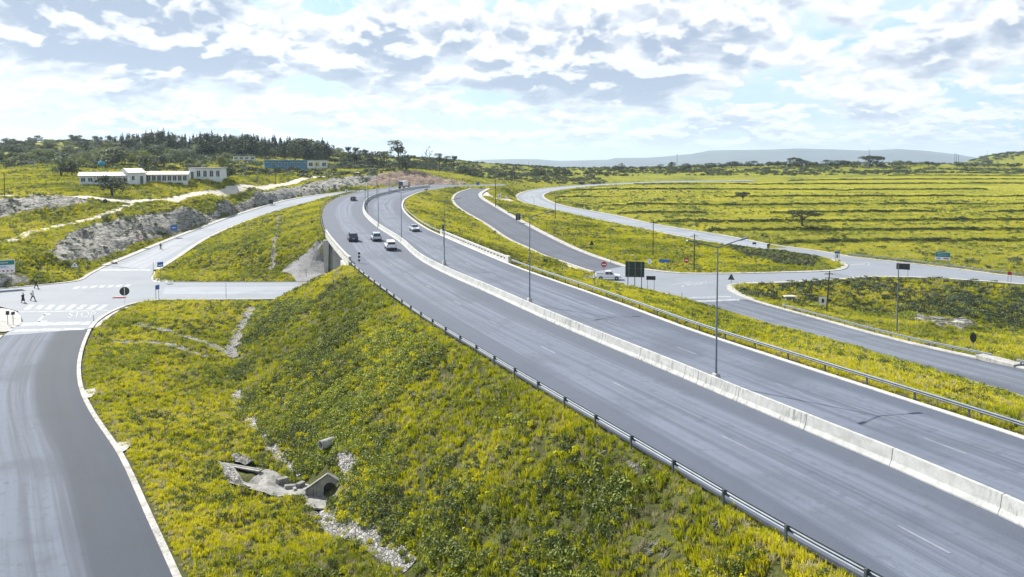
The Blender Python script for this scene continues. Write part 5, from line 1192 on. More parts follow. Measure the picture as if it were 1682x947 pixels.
def make_car(kind, paint, label, canopy=False):
    L_, W_, low, gh, sill = SPEC[kind]; w_ = W_/2; t = thing('parked_car' if 0 else {'suv': 'utility_vehicle', 'hatch': 'hatchback_car', 'sedan': 'sedan_car', 'pickup': 'pickup_truck'}[kind], label, 'pickup' if kind == 'pickup' else 'car')
    b = MB(); loft(b, [(x, z0_, z1, z2, w_*.90*(.93 if i in (0, len(low)-1) else 1), w_*(.93 if i in (0, len(low)-1) else 1), w_*.86) for i, (x, z0_, z1, z2) in enumerate(low)])
    body = b.obj('body', [M[paint]], t); bevel(body, .05, 3)
    # greenhouse: glass volume, then painted roof and pillars standing proud
    n = len(gh); ins = [w_*(.86 if abs(z_-gh[0][1]) < .12 or i in (0, n-1) else .70) for i, (x, z_) in enumerate(gh)]
    v = [(x, -q, z_-.02) for (x, z_), q in zip(gh, ins)]+[(x, q, z_-.02) for (x, z_), q in zip(gh, ins)]
    b = MB(); b.add(v, [tuple(range(n-1, -1, -1)), tuple(range(n, 2*n))]+[(k, (k+1) % n, n+(k+1) % n, n+k) for k in range(n)]); b.obj('windows', M['glass'], t)
    b = MB(); rx = [g_ for g_ in gh[1:-1]]
    v = []
    for (x, z_) in rx: v += [(x, -w_*.72, z_-.03), (x, -w_*.66, z_+.03), (x, w_*.66, z_+.03), (x, w_*.72, z_-.03)]
    f = [(i*4+j, (i+1)*4+j, (i+1)*4+(j+1) % 4, i*4+(j+1) % 4) for i in range(len(rx)-1) for j in range(4)]+[(3, 2, 1, 0), tuple((len(rx)-1)*4+j for j in range(4))]
    b.add(v, f); b.obj('roof', M[paint], t)
    b = MB()
    for sy in (-1, 1):
        def pl(a, c, ya, yc, r=.035): b.tube((a[0], sy*ya*w_, a[1]), (c[0], sy*yc*w_, c[1]), r, r, 6)
        pl(gh[0], gh[1], .86, .70, .06); pl(gh[-1], gh[-2], .86, .71); midx = (gh[1][0]+gh[-2][0])/2+.15; pl((midx, sill+.02), (midx, gh[2][1]-.03), .87, .71)
        if kind in ('suv', 'hatch', 'sedan'): q = gh[1][0]+.45; pl((q-.15, sill+.03), (q, gh[2][1]-.05), .87, .71, .05)
    b.obj('pillars', M[paint], t)
    rr = .36 if kind in ('suv', 'pickup') else .31; ax = L_*.305
    for x in (-ax+.02, ax+.08):
        for sy in (-1, 1):
            y = sy*(w_-.12); b = MB(); b.tube((x, y-.11, rr), (x, y+.11, rr), rr, rr, 20); wl = b.obj('wheel', M['rubber'], t)
            b = MB(); b.tube((x, y+sy*.10, rr), (x, y+sy*.125, rr), rr*.62, rr*.55, 14); b.obj('rim', M['rim'], wl)
            b = MB(); m_ = [(x+(rr+.07)*math.cos(a), rr+(rr+.07)*math.sin(a)) for a in np.linspace(-.15, math.pi+.15, 12)]; b.prism(m_, sy*(w_*.985), sy*(w_*1.003), 'xz'); b.obj('wheel_arch', M['black'], t)
    for sy in (-1, 1):
        b = MB(); b.box((L_/2-.10, sy*w_*.68, low[-2][2]-.12), (.22, .38, .16)); bevel(b.obj('headlight', M['head'], t), .03)
        b = MB(); b.box((-L_/2+.07, sy*w_*.84, low[1][2]-.14), (.14, .18, .34)); bevel(b.obj('tail_light', M['tail'], t), .03)
        b = MB(); b.box((gh[-1][0]-.18, sy*(w_+.10), sill+.14), (.14, .2, .16)); bevel(b.obj('mirror', M[paint], t), .03)
        for dx in (.0, -.95): b = MB(); b.box((midx-.12+dx, sy*(w_+.005), sill-.14), (.18, .03, .035)); b.obj('door_handle', M['chrome'], t)
    b = MB(); b.box((L_/2-.02, 0, .5), (.14, W_*.86, .2)); bevel(b.obj('front_bumper', M['black'], t), .03); b = MB(); b.box((-L_/2+.01, 0, .48), (.16, W_*.88, .24)); bevel(b.obj('rear_bumper', M['black' if kind != 'hatch' else paint], t), .03)
    b = MB(); b.box((-L_/2-.035 if kind != 'pickup' else -L_/2-.035, 0, .72), (.03, .44, .11)); b.obj('number_plate', M['white'], t)
    if kind == 'pickup':
        if canopy:
            b = MB(); v = []
            for x, zt in ((-2.5, 1.70), (-.80, 1.76)): v += [(x, -w_*.86, 1.1), (x, -w_*.72, zt), (x, w_*.72, zt), (x, w_*.86, 1.1)]
            b.add(v, [(0, 1, 5, 4), (1, 2, 6, 5), (2, 3, 7, 6), (3, 2, 1, 0), (4, 5, 6, 7), (0, 4, 7, 3)]); cn = bevel(b.obj('canopy', M[paint], t), .04)
            b = MB(); b.box((-2.53, 0, 1.38), (.03, W_*.66, .38)); b.obj('rear_window', M['glass'], cn)
            for sy in (-1, 1): b = MB(); b.box((-1.65, sy*w_*.805, 1.42), (1.3, .03, .3), rx=sy*.2); b.obj('side_window', M['glass'], cn)
        else:
            b = MB(); b.box((-1.66, 0, 1.125), (1.62, W_*.76, .02)); b.obj('load_bed', M['black'], t)
            for sy in (-1, 1): b = MB(); b.box((-1.66, sy*w_*.83, 1.17), (1.72, .10, .12)); b.obj('bed_rail', M[paint], t)
            b = MB(); b.box((-2.5, 0, 1.17), (.08, W_*.8, .12)); b.obj('tailgate', M[paint], t)
            b = MB(); b.path([(-.85, -w_*.75, 1.15), (-.85, -w_*.65, 1.72), (-.85, w_*.65, 1.72), (-.85, w_*.75, 1.15)], [.035]*4, 6); b.obj('roll_bar', M['chrome'], t)
    return t
def on_line(o, px, py, sgn, fwd=0.0):
    p = PG(px, py, gH); i = int(np.argmin(np.linalg.norm(HM[:, :2]-p[:2], axis=1))); d = tangent(HM, arcs(HM)[i])*sgn; p = p+d*fwd
    o.location = (p[0], p[1], gH(p[1])+.012); o.rotation_euler = (0, -math.atan2(gH(p[1]+d[1])-gH(p[1]), 1.0), math.atan2(d[1], d[0]))
on_line(make_car('suv', 'car_navy', 'dark navy car seen from behind in the outer lane of the near carriageway'), 581, 397.5, 1, 2.3)
on_line(make_car('suv', 'car_silver', 'silver-blue car seen from behind, just ahead of the white pickup'), 619.5, 396.5, 1, 2.0)
on_line(make_car('pickup', 'car_white', 'white pickup with a canopy seen from behind beside the median barrier', True), 643.5, 412, 1, 2.6)
on_line(make_car('sedan', 'car_silver', 'pale silver sedan coming towards the camera on the far carriageway'), 684, 380.5, -1, -2.2)
on_line(make_car('hatch', 'car_black', 'small far black car driving away round the motorway bend'), 580, 329.5, 1, 1.0)
o = make_car('pickup', 'car_white', 'white single-cab pickup seen from its side beneath the left no-entry sign'); p = P(999, 458.8, 0); o.location = (p[0], p[1], .02); o.rotation_euler = (0, 0, R(-4))
# lorry
t = thing('lorry', 'white and orange lorry at the far end of the motorway below the red cutting', 'truck'); b = MB(); b.box((-1.0, 0, 2.35), (5.6, 2.45, 2.1)); bx_ = bevel(b.obj('cargo_box', M['white'], t), .06)
b = MB(); b.box((-1.0, 0, 1.12), (5.7, 2.3, .34)); b.obj('chassis', M['orange'], t); b = MB(); b.prism([(1.9, .7), (3.6, .7), (3.65, 1.7), (3.3, 2.85), (1.9, 2.9)], -1.15, 1.15, 'xz'); cb = bevel(b.obj('cab', M['orange'], t), .08)
b = MB(); b.prism([(3.66, 1.75), (3.36, 2.7), (3.33, 2.7), (3.62, 1.72)], -1.0, 1.0, 'xz'); b.obj('windscreen', M['glass'], cb)
for x in (-3.0, -1.9, 2.7):
    for sy in (-1, 1): b = MB(); b.tube((x, sy*.95, .5), (x, sy*1.22, .5), .5, .5, 16); wl = b.obj('wheel', M['rubber'], t); b = MB(); b.tube((x, sy*1.22, .5), (x, sy*1.24, .5), .28, .25, 12); b.obj('rim', M['rim'], wl)
b = MB(); b.box((-3.83, 0, 2.35), (.04, 2.2, 1.9)); b.obj('rear_door', M['galv_dark'], t)
on_line(t, 664, 309.0, 1, 0)

# ---------------------------------------------------------------- people
def person(px, py, heading, label, top, bottom, skirt=False, stride=.34, arm=.3, bag=None):
    p = P(px, py, 0); t = thing('person', label, 'person', (p[0], p[1], .01), heading)
    J = {'pelvis': (0, 0, .93), 'waist': (0, 0, 1.06), 'chest': (.03, 0, 1.28), 'neck': (.04, 0, 1.45), 'head0': (.05, 0, 1.53), 'head1': (.06, 0, 1.66)}
    rad_ = {'pelvis': .15, 'waist': .125, 'chest': .15, 'neck': .055, 'head0': .075, 'head1': .085}; E_ = [('pelvis', 'waist'), ('waist', 'chest'), ('chest', 'neck'), ('neck', 'head0'), ('head0', 'head1')]
    for s_, sg in (('l', 1), ('r', -1)):
        k_ = stride*sg; J['hip'+s_] = (0, .09*sg, .88); J['knee'+s_] = (k_*.55+.05, .1*sg, .50); J['ank'+s_] = (k_ if sg > 0 else k_-.04, .1*sg, .09 if sg > 0 else .14); J['toe'+s_] = ((k_+.17) if sg > 0 else k_+.10, .11*sg, .04)
        rad_.update({'hip'+s_: .095, 'knee'+s_: .062, 'ank'+s_: .042, 'toe'+s_: .035}); E_ += [('pelvis', 'hip'+s_), ('hip'+s_, 'knee'+s_), ('knee'+s_, 'ank'+s_), ('ank'+s_, 'toe'+s_)]
        a_ = -arm*sg; J['sh'+s_] = (.03, .18*sg, 1.40); J['el'+s_] = (.02+a_*.45, .23*sg, 1.13); J['wr'+s_] = (.08+a_*1.0, .22*sg, .90); J['ha'+s_] = (.10+a_*1.15, .21*sg, .82)
        rad_.update({'sh'+s_: .06, 'el'+s_: .043, 'wr'+s_: .03, 'ha'+s_: .033}); E_ += [('chest', 'sh'+s_), ('sh'+s_, 'el'+s_), ('el'+s_, 'wr'+s_), ('wr'+s_, 'ha'+s_)]
        for q, dy in enumerate((-.03, -.01, .01, .03)): J['f%d%s' % (q, s_)] = (J['ha'+s_][0]+.01, .21*sg+dy, .82-.085+.006*abs(q-1)); rad_['f%d%s' % (q, s_)] = .009; E_.append(('ha'+s_, 'f%d%s' % (q, s_)))
        J['th'+s_] = (J['ha'+s_][0]+.05, .20*sg, .80); rad_['th'+s_] = .010; E_.append(('ha'+s_, 'th'+s_))
    ks = list(J); me = bpy.data.meshes.new('body'); me.from_pydata([J[k] for k in ks], [(ks.index(a), ks.index(c)) for a, c in E_], []); me.materials.append(M['skin'])
    o = link('body', me, t); sk_ = o.modifiers.new('skin', 'SKIN'); sk_.use_smooth_shade = True
    for i, k in enumerate(ks): me.skin_vertices[0].data[i].radius = (rad_[k], rad_[k]*(1.2 if k in ('chest', 'pelvis', 'waist') else 1)); me.skin_vertices[0].data[i].use_root = (k == 'pelvis')
    ss = o.modifiers.new('sub', 'SUBSURF'); ss.levels = ss.render_levels = 1
    b = MB(); b.smooth = True; b.ball((.045, 0, 1.70), .098, 12, (1, .88, .85)); b.obj('hair', M['hair'], t)
    b = MB(); b.ball((.05+.09, .032, 1.655), .014, 6); b.ball((.05+.09, -.032, 1.655), .014, 6); b.obj('eyes', M['white'], o); b = MB(); b.box((.152, 0, 1.625), (.03, .025, .04)); b.obj('nose', M['skin'], o); b = MB(); b.box((.138, 0, 1.59), (.02, .05, .012)); b.obj('mouth', M['tail'], o)
    def tubes(paths, name, mat):
        b = MB(); b.smooth = True
        for pts_, rs in paths: b.path(pts_, rs, 12)
        return b.obj(name, M[mat], t)
    pth = [([J['pelvis'], J['waist'], J['chest'], (.035, 0, 1.44)], [.175, .165, .20, .10])]
    for s_ in 'lr': pth.append(([J['sh'+s_], J['el'+s_], J['wr'+s_]], [.085, .06, .048]))
    tubes(pth, 'jacket', top)
    if skirt: tubes([([(0, 0, 1.05), (0, 0, .8), (.02, 0, .35)], [.15, .21, .30])], 'skirt', bottom)
    else: tubes([([J['hip'+s_], J['knee'+s_], J['ank'+s_]], [.125, .085, .07]) for s_ in 'lr'], 'trousers', bottom)
    for s_ in 'lr':
        b = MB(); a, c = J['ank'+s_], J['toe'+s_]; b.box(((a[0]+c[0])/2+.01, a[1], (a[2]+c[2])/2-.02), (.27, .095, .08)); bevel(b.obj('shoe', M['black'], t), .02)
    if bag: b = MB(); b.box((-.24, 0, 1.22), (.16, .3, .4)); bevel(b.obj('backpack', M[bag], t), .04)
    return t
person(38, 497, R(-20), 'person in a long black skirt crossing the junction, nearest the left edge', 'cloth_black', 'cloth_black', True, .26, .25, 'cloth_white')
person(54, 493.5, R(-10), 'person in black trousers striding across the junction, middle one of the three walkers', 'cloth_white', 'cloth_black', False, .36, .3, 'cloth_black')
person(59.5, 473.5, R(-15), 'person in a dark navy suit stepping off the far kerb of the junction', 'cloth_navy', 'cloth_navy', False, .34, .35, 'cloth_navy')
tag(person(265, 409, R(60), 'tiny far person in dark clothes walking up the left ramp verge below the speed sign', 'cloth_black', 'cloth_navy', False, .3))
o = [q for q in bpy.data.objects if q.name.startswith('person') and q.parent is None][-1]; p = GZ(264, 409); o.location = (p[0], p[1], max(p[2], 0)+.1)

# ---------------------------------------------------------------- culvert
def face_cam(p, yaw=0.0): return -math.atan2(p[0], p[1])+yaw
hp = GZ(538, 806); hw = thing('culvert_headwall', 'gabled concrete culvert headwall with an arched mouth in the ditch', 'culvert', (hp[0], hp[1], hp[2]-.15), face_cam(hp, R(-14)))
out = [(-1.7, -.3), (-1.7, .38), (0.05, 1.62), (1.6, .7), (1.6, -.3), (.72, -.3), (.72, .45)]+[(.22+.5*math.cos(a), .5+.55*math.sin(a)) for a in np.linspace(.2, math.pi-.2, 8)]+[(-.28, .45), (-.28, -.3)]
b = MB(); b.prism(out, -.12, .14, 'xz'); b.obj('headwall', M['old_concrete'], hw)  # old concrete, chosen darker so the wall's shade is in its colour
b = MB()
b.prism([(-.35, -.3), (.78, -.3), (.78, .6), (.22, 1.15), (-.35, .6)], .20, .26, 'xz'); b.obj('tunnel_shade_sheet', M['black'], hw)  # black sheet close behind the arch, standing in for the tunnel's shade
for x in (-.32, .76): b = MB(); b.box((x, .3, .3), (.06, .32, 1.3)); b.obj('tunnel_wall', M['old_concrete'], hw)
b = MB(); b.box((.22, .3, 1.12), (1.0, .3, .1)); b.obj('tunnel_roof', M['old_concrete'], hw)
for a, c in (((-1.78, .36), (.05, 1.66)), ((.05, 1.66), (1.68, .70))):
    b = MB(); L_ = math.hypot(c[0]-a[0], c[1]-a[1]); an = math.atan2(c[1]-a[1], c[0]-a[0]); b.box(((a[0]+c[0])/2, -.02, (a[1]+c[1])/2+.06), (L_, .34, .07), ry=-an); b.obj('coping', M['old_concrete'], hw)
b = MB(); b.add([(1.5, -.1, -.5), (1.75, -.1, -.5), (2.1, -2.7, -.6), (1.85, -2.7, -.6), (1.5, -.1, 1.0), (1.75, -.1, 1.0), (2.1, -2.7, .05), (1.85, -2.7, .05)], [(0, 3, 2, 1), (4, 5, 6, 7), (0, 1, 5, 4), (1, 2, 6, 5), (2, 3, 7, 6), (3, 0, 4, 7)]); b.obj('wing_wall', M['kerb'], hw)
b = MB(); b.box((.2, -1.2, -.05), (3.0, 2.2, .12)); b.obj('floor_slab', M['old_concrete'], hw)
def rough_patch(px, name, mat, off, label, cat, lump_=.15):
    return tag(patch(name, resample(closed(np.array([G(x, y) for x, y in px])), .5, 0)[:-1], mat, off, .35, lump_), label, cat)
rough_patch([(545,757),(562,741),(583,752),(588,766),(580,778),(568,786),(560,772),(548,760)], 'stone_pitching', 'stone', .16, 'stone pitching on the bank above the culvert mouth', 'pitching', .25)
rough_patch([(506,745),(522,737),(530,742),(518,756),(508,757)], 'stone_pitching', 'stone', .12, 'small patch of pale stones under the concrete pipe', 'pitching', .2)
rough_patch([(566,786),(578,782),(560,806),(545,830),(536,832)], 'stone_pitching', 'stone', .18, 'strip of stone pitching outside the culvert wing wall', 'pitching', .2)
rough_patch([(357,757),(380,764),(404,790),(440,772),(462,782),(500,796),(524,818),(512,826),(470,815),(440,812),(398,806),(375,798)], 'concrete_apron', 'old_concrete', .16, 'cracked grey concrete apron between the two culvert mouths', 'apron', .07)
rough_patch([(380,746),(398,748),(416,755),(412,762),(392,760),(380,754)], 'stone_pitching', 'stone', .3, 'pale boulder-like stone heap above the left culvert wall', 'pitching', .3)
rough_patch([(357,760),(372,764),(402,794),(412,806),(396,806),(378,799)], 'stone_pitching', 'stone', .22, 'pale paved stone edge left of the concrete apron', 'pitching', .1)
a, c = G(362, 760), G(430, 777); v = c-a; mm_ = (a+c)/2; zt = Z(*mm_[:2])
lh = thing('culvert_inlet', 'low concrete wall with a flat coping over a dark opening left of the gabled culvert', 'culvert', (mm_[0], mm_[1], zt-.25), math.atan2(v[1], v[0])-.12)
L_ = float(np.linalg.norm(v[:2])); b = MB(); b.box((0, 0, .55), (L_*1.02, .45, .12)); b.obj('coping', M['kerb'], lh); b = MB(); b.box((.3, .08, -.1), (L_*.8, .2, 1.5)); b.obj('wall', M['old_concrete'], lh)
b = MB(); b.box((.35, -.03, .05), (L_*.5, .04, .8)); b.obj('opening', M['black'], lh); b = MB(); b.box((-L_*.3, -.3, -.2), (.2, 1.2, 1.0), rz=-.6); b.obj('wing_wall', M['old_concrete'], lh)  # black panel on the wall face paints the dark of the inlet mouth
for k, (px, py, s_, rz_) in enumerate([(462, 792, 1, 1.0), (475, 800, .8, .5), (492, 803, .9, 1.3), (484, 808, .6, 2.0)]):
    p = GZ(px, py); b = MB(); b.box((0, 0, .3*s_), (1.1*s_, .45*s_, .7*s_), taper=(.95, .9)); o = bevel(b.obj('concrete_block', M['old_concrete'], None), .05); o.location = tuple(p); o.rotation_euler = (.1, .15, rz_)
    tag(o, ['tallest tilted concrete block in the stream bed beside the apron', 'squat concrete block between the tall one and the culvert floor', 'tilted slab-like block nearest the gabled culvert', 'small broken concrete block in front of the others'][k], 'block')
def ring(b, a, d, L_, ro, ri, n=24):
    q = Vector(d).to_track_quat('Z', 'Y'); v = []
    for (s_, r_) in ((0, ro), (L_, ro), (L_, ri), (0, ri)):
        for k in range(n): t_ = 6.28318*k/n; v.append(Vector(a)+q @ Vector((r_*math.cos(t_), r_*math.sin(t_), s_)))
    b.add(v, [(s_*n+k, s_*n+(k+1) % n, ((s_+1) % 4)*n+(k+1) % n, ((s_+1) % 4)*n+k) for s_ in range(4) for k in range(n)])
p = GZ(540, 734); b = MB(); b.smooth = True; ring(b, (0, 0, 0), (-.74, -.67, -.05), 1.25, .40, .33); t = thing('concrete_pipe', 'grey concrete pipe end sticking out of the grass bank above the culvert', 'pipe', (p[0]+.35, p[1]+.3, p[2]+.62)); b.obj('barrel', M['kerb'], t, fixn=False)
b = MB(); b.tube((-.74*1.02, -.67*1.02, -.06), (-.74*1.06, -.67*1.06, -.07), .335, .335, 20); b.obj('mouth_shade_plug', M['black'], t)  # black disc set inside the pipe end in place of its inner shade

for px_, lb in (([(-140,504),(0,505),(27,511),(35,525),(28,538),(0,545),(-100,552)], 'pale paved traffic island with two black signs at the left edge'), ([(150,536),(168,519),(192,508),(222,501),(190,514),(176,524),(160,537)], 'pale bare gravel corner between junction and grass by the slip road'), ([(236,455),(252,444),(262,458),(290,462.3),(262,469),(222,463)], 'pale concrete corner apron where ramp and underpass road part')):
    tag(patch('corner_apron', resample(closed(np.array([P(x, y, 0) for x, y in px_])), .6, 0)[:-1], 'kerb', .13, .7, .02), lb, 'apron')
# ---------------------------------------------------------------- buildings
def building(name, label, px, pyb, wpx, hpx, depth, wall, roof, nwin, kind='gable', yaw=0.0, door=None, Y=None, over=.5, win=(.45, .35), gable_cross=False):
    p = GZ(px, pyb) if Y is None else np.array([*PY(px, pyb, Y)]); k = p[1]/F; w_, h_ = wpx*k, hpx*k
    t = thing(name, label, 'building', p, face_cam(p, yaw)); b = MB(); b.box((0, depth/2, h_/2-1.0), (w_, depth, h_+2.0)); wo = b.obj('wall', M[wall], t)
    if kind == 'gable':
        rh_ = .11*depth; b = MB(); b.add([(-w_/2-over, -over, h_), (w_/2+over, -over, h_), (w_/2+over, depth/2, h_+rh_+.2), (-w_/2-over, depth/2, h_+rh_+.2), (-w_/2-over, depth+over, h_), (w_/2+over, depth+over, h_),
             (-w_/2-over, -over, h_-.12), (w_/2+over, -over, h_-.12), (w_/2+over, depth+over, h_-.12), (-w_/2-over, depth+over, h_-.12)], [(0, 1, 2, 3), (3, 2, 5, 4), (6, 7, 1, 0), (9, 4, 5, 8), (6, 9, 8, 7), (0, 3, 4, 9, 6), (7, 8, 5, 2, 1)]); b.obj('roof', M[roof], t)
    else: b = MB(); b.box((0, depth/2, h_+.12), (w_+2*over, depth+2*over, .24)); b.obj('roof', M[roof], t)
    for i in range(nwin):
        x = -w_/2+w_*(i+.5)/nwin
        if door and i in door:
            b = MB(); b.box((x, -.03, h_*.36), (min(1.0, w_/nwin*.5), .08, h_*.72)); b.obj('door', M['galv_dark'], t); continue
        ww, wh = w_/nwin*win[0]*1.3, h_*win[1]*1.15; zc = h_*.56
        b = MB(); b.box((x, -.02, zc), (ww+.16, .10, wh+.16)); fo_ = b.obj('window', M['white'], t); b = MB(); b.box((x, -.06, zc), (ww, .06, wh)); b.obj('pane', M['pane'], fo_)
        b = MB(); b.box((x, -.10, zc), (.06, .04, wh)); b.obj('mullion', M['white'], fo_)
    return t, w_, h_
t, w_, h_ = building('school_wing', 'long low white building with a pale sheet roof half hidden by a round tree', 172, 303, 72, 15, 9, 'wall_white', 'roof', 7, yaw=-.06, door=(4,))
building('school_wing', 'pale blue-white block with one dark door between the two long school wings', 226, 303, 26, 20, 12, 'wall_white', 'roof', 2, yaw=.25, door=(1,), win=(.25, .3), over=.3)
building('school_wing', 'middle white wing with a row of dark windows and a pinkish sheet roof', 270, 299.5, 70, 14, 8, 'wall_white', 'roof_rust', 9, yaw=-.10, win=(.55, .5))
building('school_hall', 'taller white flat-roofed hall at the right end of the school buildings', 337, 294.5, 50, 20, 11, 'wall_white', 'roof', 5, kind='flat', yaw=-.2, win=(.4, .42), door=(0,))
building('long_house', 'long blue building with a pale roof on the hillside below the pines', 470, 278.5, 68, 15, 9, 'wall_blue', 'roof', 7, kind='flat', yaw=.05, win=(.35, .35))
t, w_, h_ = building('white_annexe', 'white end building with a yellow window adjoining the long blue building', 521.5, 278, 32, 14.5, 8, 'wall_white', 'roof', 3, kind='flat', yaw=.05)
for q in (-1.2, .6): b = MB(); b.box((q, -.14, h_*.56), (.8, .05, h_*.35)); b.obj('yellow_panel', M['yellow'], t)
building('small_house', 'small cream house among trees at the far left of the hillside', 47, 272, 19, 7, 6, 'wall_cream', 'roof', 2, kind='flat')
building('small_house', 'small blue-white house left of the blue tank', 141, 268, 27, 6, 6, 'wall_white', 'roof', 3, kind='flat')
building('small_house', 'low white house partly hidden behind the lime tree right of the school', 401, 263.5, 34, 6.5, 6, 'wall_white', 'roof', 4, kind='flat')
building('hilltop_building', 'tiny long white building on the hilltop between the pines', 457, 233, 26, 3.5, 7, 'wall_white', 'roof', 4, kind='flat')
p = GZ(167, 276); k_ = p[1]/F; t = thing('water_tank', 'bright blue water tank on a stand behind the white school building', 'tank', p); b = MB(); b.smooth = True; b.tube((0, 0, 3*k_), (0, 0, 11*k_), 5.2*k_, 5.2*k_, 20); b.tube((0, 0, 11*k_), (0, 0, 12*k_), 5.2*k_, 1.2*k_, 20); b.obj('tank', M['tank'], t)
for x in (-1, 1):
    for y in (-1, 1): b = MB(); b.tube((x*3.4*k_, y*3.4*k_, -.5), (x*3.4*k_, y*3.4*k_, 3*k_), .1, .1, 6); b.obj('leg', M['galv_dark'], t)

# ---------------------------------------------------------------- trees that stand out
tp('acacia', 1318, 379, 349, 'large umbrella-shaped thorn tree standing alone in the terraced field, with shade beneath', wide=1.3)
tp('acacia', 1220, 334, 315, 'smaller flat-topped thorn tree standing alone higher in the field, left of the large one', wide=.9)
tp('dark', 184, 323, 283, 'big round dark tree in front of the white school building', wide=1.4)
tp('dark', 186, 273, 241, 'large dark brown-green tree behind the blue water tank', wide=1.45)
tp('broad', 101, 291, 250, 'spreading tree with a visible trunk left of the school', wide=1.1); tp('dark', 118, 292, 263, 'dark low tree right beside the spreading tree left of the school')
tp('broad', 152, 300, 288, 'small tree at the left end wall of the school', wide=.7); tp('dark', 372, 292, 262, 'dark tree against the right end of the school hall', wide=.9)
tp('lime', 362, 274, 253, 'bright lime round tree behind the school hall', wide=1.2); tp('bush', 303, 296, 286, 'small round dark bush in front of the middle school wing', wide=1.3)
tp('dark', 270, 277, 253, 'broad dark tree behind the middle school wing', wide=1.5); tp('broad', 240, 272, 248, 'grey-green tree behind the school with a flat crown', wide=1.4)
tp('dark', 455, 284, 268, 'small dark tree in front of the blue building'); tp('dark', 489, 283, 273, 'low dark bush in front of the right part of the blue building', wide=1.2)
tp('gum', 655, 279, 227, 'tallest gum tree with layered crown at the end of the hill', wide=1.5)
for k, (px, py, pt, kd, lb) in enumerate([(574, 269, 239, 'gum', 'leftmost slender gum tree of the skyline group'), (582, 270, 240, 'gum', 'second slender gum tree of the skyline group'), (602, 270, 243, 'gum', 'thin-crowned gum tree in the skyline group'), (618, 274, 242, 'dark', 'dense dark conical tree left of the tallest gum'),
      (631, 272, 247, 'gum', 'short gum tree just left of the tallest one'), (668, 280, 248, 'dark', 'dark tree touching the right side of the tallest gum'), (700, 281, 240, 'bare', 'bare thin-branched tree on the skyline right of the tallest gum'), (706, 281, 246, 'bare', 'second bare tree on the skyline'),
      (722, 282, 249, 'gum', 'gum tree right of the bare trees'), (733, 283, 254, 'gum', 'gum tree second right of the bare trees'), (745, 284, 254, 'gum', 'last full gum tree before the distant valley'), (760, 287, 269, 'dark', 'low dark tree at the right end of the gum group'), (775, 289, 272, 'dark', 'last low dark tree before the distant valley')]):
    tp(kd, px, py, pt, lb, 'gum trees on the skyline at the end of the hill', wide=1.3)
for k, (px, py, pt, kd, wd) in enumerate([(824, 289, 279, 'dark', 1.3), (841, 292, 278, 'dark', 1), (845, 296, 284, 'dark', 1.2), (878, 289, 274, 'dark', 1.1), (890, 288, 270, 'dark', .9), (897, 294, 287, 'dark', 1.4), (912, 288, 275, 'dark', 1.1), (924, 288, 273, 'dark', 1.2), (931, 287, 272, 'dark', .9), (937, 288, 280, 'dark', 1.2),
        (950, 287, 281, 'bush', 1.5), (965, 288, 275, 'dark', 1.1), (973, 287, 277, 'dark', 1.3), (985, 286, 277, 'dark', 1.3), (997, 290, 280, 'dark', .9), (1017, 282, 264.5, 'dark', 1.45), (1040, 281, 275, 'dark', 1.3), (1055, 280, 272, 'dark', 1.6), (1068, 279, 271, 'broad', 1.6), (1085, 278, 268, 'dark', 1.3), (1103, 276, 264, 'dark', 1.2), (1120, 281, 270, 'dark', 1.5)]):
    tp(kd, px, py, pt, 'widest dome-shaped dark tree on the skyline right of the valley opening' if px == 1017 else 'dark bushy tree in the row along the rise right of the distant valley', 'dark trees along the rise in the middle', wide=wd)
for k in range(62):
    px = 1128+k*9.0+rnd.uniform(-4, 4); base = np.interp(px, [1100, 1200, 1300, 1500, 1682], [278, 275, 273, 272, 275]); h_ = rnd.uniform(7, 13)*(.8 if px > 1500 else 1)
    if 1518 < px < 1565 and rnd.random() < .6: continue
    tp(rnd.choice(['dark', 'broad', 'broad', 'bush']), px, base, base-h_, 'rounded green bush in the hedge-like line on the right skyline', 'bushes along the right skyline', wide=rnd.uniform(1.3, 2.0))
tp('acacia', 1429, 273, 252, 'spreading thorn tree rising above the right skyline bushes', wide=1.0); tp('acacia', 1440, 274, 254, 'second spreading thorn tree above the right skyline bushes', wide=1.0); tp('acacia', 1305, 272, 256, 'small thorn tree above the bushes left of the spreading pair')
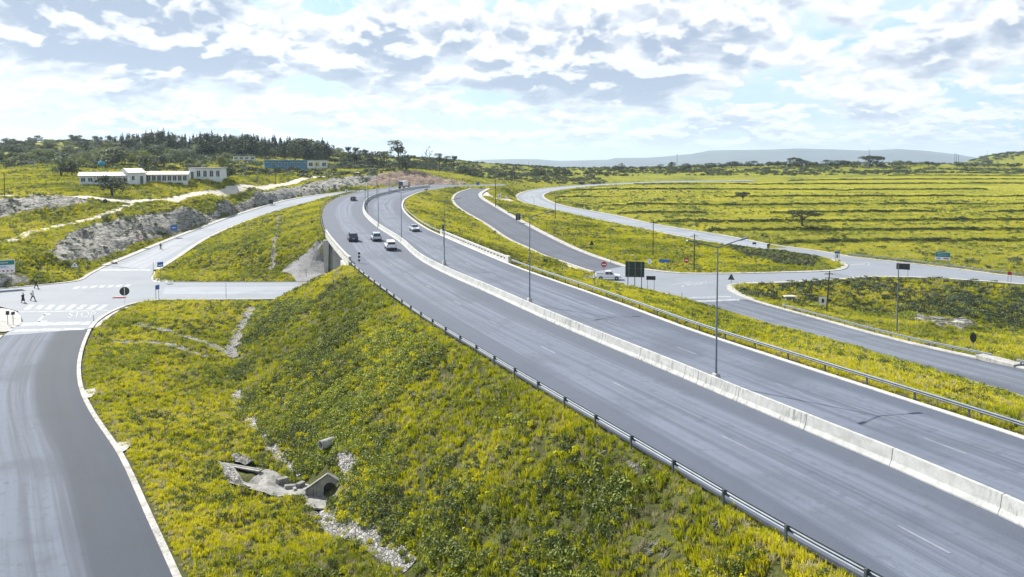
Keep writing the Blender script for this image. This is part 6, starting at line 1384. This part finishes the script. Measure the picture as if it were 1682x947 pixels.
for px, py, h_, lb in ((1292, 283, 11, 'dark thorn bush at the left end of the upper field'), (1547, 420, 12, 'dark bush left of the green sign at the field edge'), (1520, 421, 10, 'low dark bush farther left of the green sign'), (1533, 420, 8, 'small bush between the two beside the green sign'), (1590, 433, 12, 'upright dark bush right of the green sign'), (1603, 434, 14, 'second upright dark bush right of the green sign'), (1622, 441, 9, 'low bush near the field edge fence'), (1672, 434, 16, 'large bush at the right edge above the guardrail'), (1660, 430, 12, 'bush beside the large one at the right edge'),
        (1078, 332, 8, 'small dark bush at the left side of the field'), (1086, 332, 7, 'second small dark bush at the left side of the field'), (1057, 305, 5, 'tiny bush beside the far stretch of the curved road'), (1144, 372, 5, 'tiny round bush above the curved road'), (700, 312, 5, 'bush on the bright island by the bend'), (215, 371, 14, 'dark bush on the rock cutting top'), (176, 361, 14, 'dark bush beside the hillside footpath'), (196, 357, 10, 'low bush at the top edge of the rock cutting'), (188, 433, 7, 'small bush at the foot of the rock cutting'), (245, 330, 8, 'dark bush on the verge of the dirt road'), (600, 300, 12, 'bush at the left end of the red cutting'), (612, 291, 12, 'dark bush above the red cutting'), (665, 287, 7, 'dark bush hanging over the red cutting'),
        (16, 320, 8, 'shrub on the upper left bank'), (200, 512, 8, 'shrub at the foot of the round black sign'), (545, 280, 8, 'bush right of the white annexe'), (420, 300, 7, 'bush above the dirt road'), (250, 290+8, 6, 'low bush before the middle wing'), (520, 287, 7, 'bush below the white annexe'), (585, 278, 9, 'bush on the slope above the red cutting')):
    tp('bush', px, py, py-h_, lb, wide=rnd.uniform(1.0, 1.5))
# pines along the hilltop, then trees over the hillside
for k in range(74):
    px = 192+k*4.6+rnd.uniform(-3, 3); base = np.interp(px, [190, 300, 420, 530], [236, 236, 240, 250])+rnd.uniform(-2, 3); Yp = rnd.uniform(520, 640)
    top = np.interp(px, [190, 215, 262, 300, 380, 430, 520, 535], [222, 218, 211, 217, 217, 222, 225, 230])+rnd.uniform(-2, 4)
    q = PY(px, base, Yp); q[2] = Z(q[0], q[1]); zt = HC-(top-HY)/F*Yp; tree('pine' if rnd.random() < .8 else 'dark', q, max(6, zt-q[2])*rnd.uniform(.8, 1.12), 'tall dark pine in the plantation along the left hilltop', 'pines along the left hilltop', rnd.uniform(1.0, 1.8))
for k in range(54):
    px = rnd.uniform(325, 545); Yp = rnd.uniform(470, 520); q = PY(px, 250, Yp); q[2] = Z(q[0], q[1]); tree(rnd.choice(['dark', 'pine', 'dark']), q, rnd.uniform(8, 14), 'dark tree in the dense plantation edge above the blue building', 'dark trees of the plantation edge', rnd.uniform(.8, 1.1))
for k in range(120):
    px = rnd.choice([rnd.uniform(-60, 330), rnd.uniform(-60, 600)]); py = rnd.uniform(236, 272) if px < 330 else rnd.uniform(246, 272)
    q = GZ(px, py)
    if q[1] < 310 or droad(q[0], q[1]) < 15: continue
    if 300 < px < 545 and 262 < py: continue
    tree(rnd.choice(['broad', 'broad', 'dark', 'lime' if rnd.random() < .4 else 'broad']), q, rnd.uniform(4.5, 8.5), 'round-crowned tree in the bushland on the left hillside', 'trees scattered over the left hillside', rnd.uniform(1.0, 1.5))
for k, (px, py) in enumerate([(20,233),(60,231),(120,225),(128,226),(160,225),(182,226),(395,222),(400,224),(540,240),(552,246)]):
    q = PY(px, py+8, 600); q[2] = Z(q[0], q[1]); tree('dark', q, rnd.uniform(5, 8), 'dark tree breaking the skyline of the left hill', 'skyline trees on the left hill', 1.3)

# ---------------------------------------------------------------- the air
hm_ = bpy.data.materials.new('haze'); hm_.use_nodes = True; t_ = hm_.node_tree; t_.nodes.clear(); ou = t_.nodes.new('ShaderNodeOutputMaterial'); vp = t_.nodes.new('ShaderNodeVolumePrincipled')
vp.inputs['Color'].default_value = (0.70, 0.86, 1.0, 1); vp.inputs['Density'].default_value = 0.00009; vp.inputs['Anisotropy'].default_value = 0.2; t_.links.new(vp.outputs[0], ou.inputs['Volume'])
b = MB(); b.box((0, 7000, 182), (36000, 34000, 474)); o = b.obj('haze', hm_); tag(o, kind='stuff')
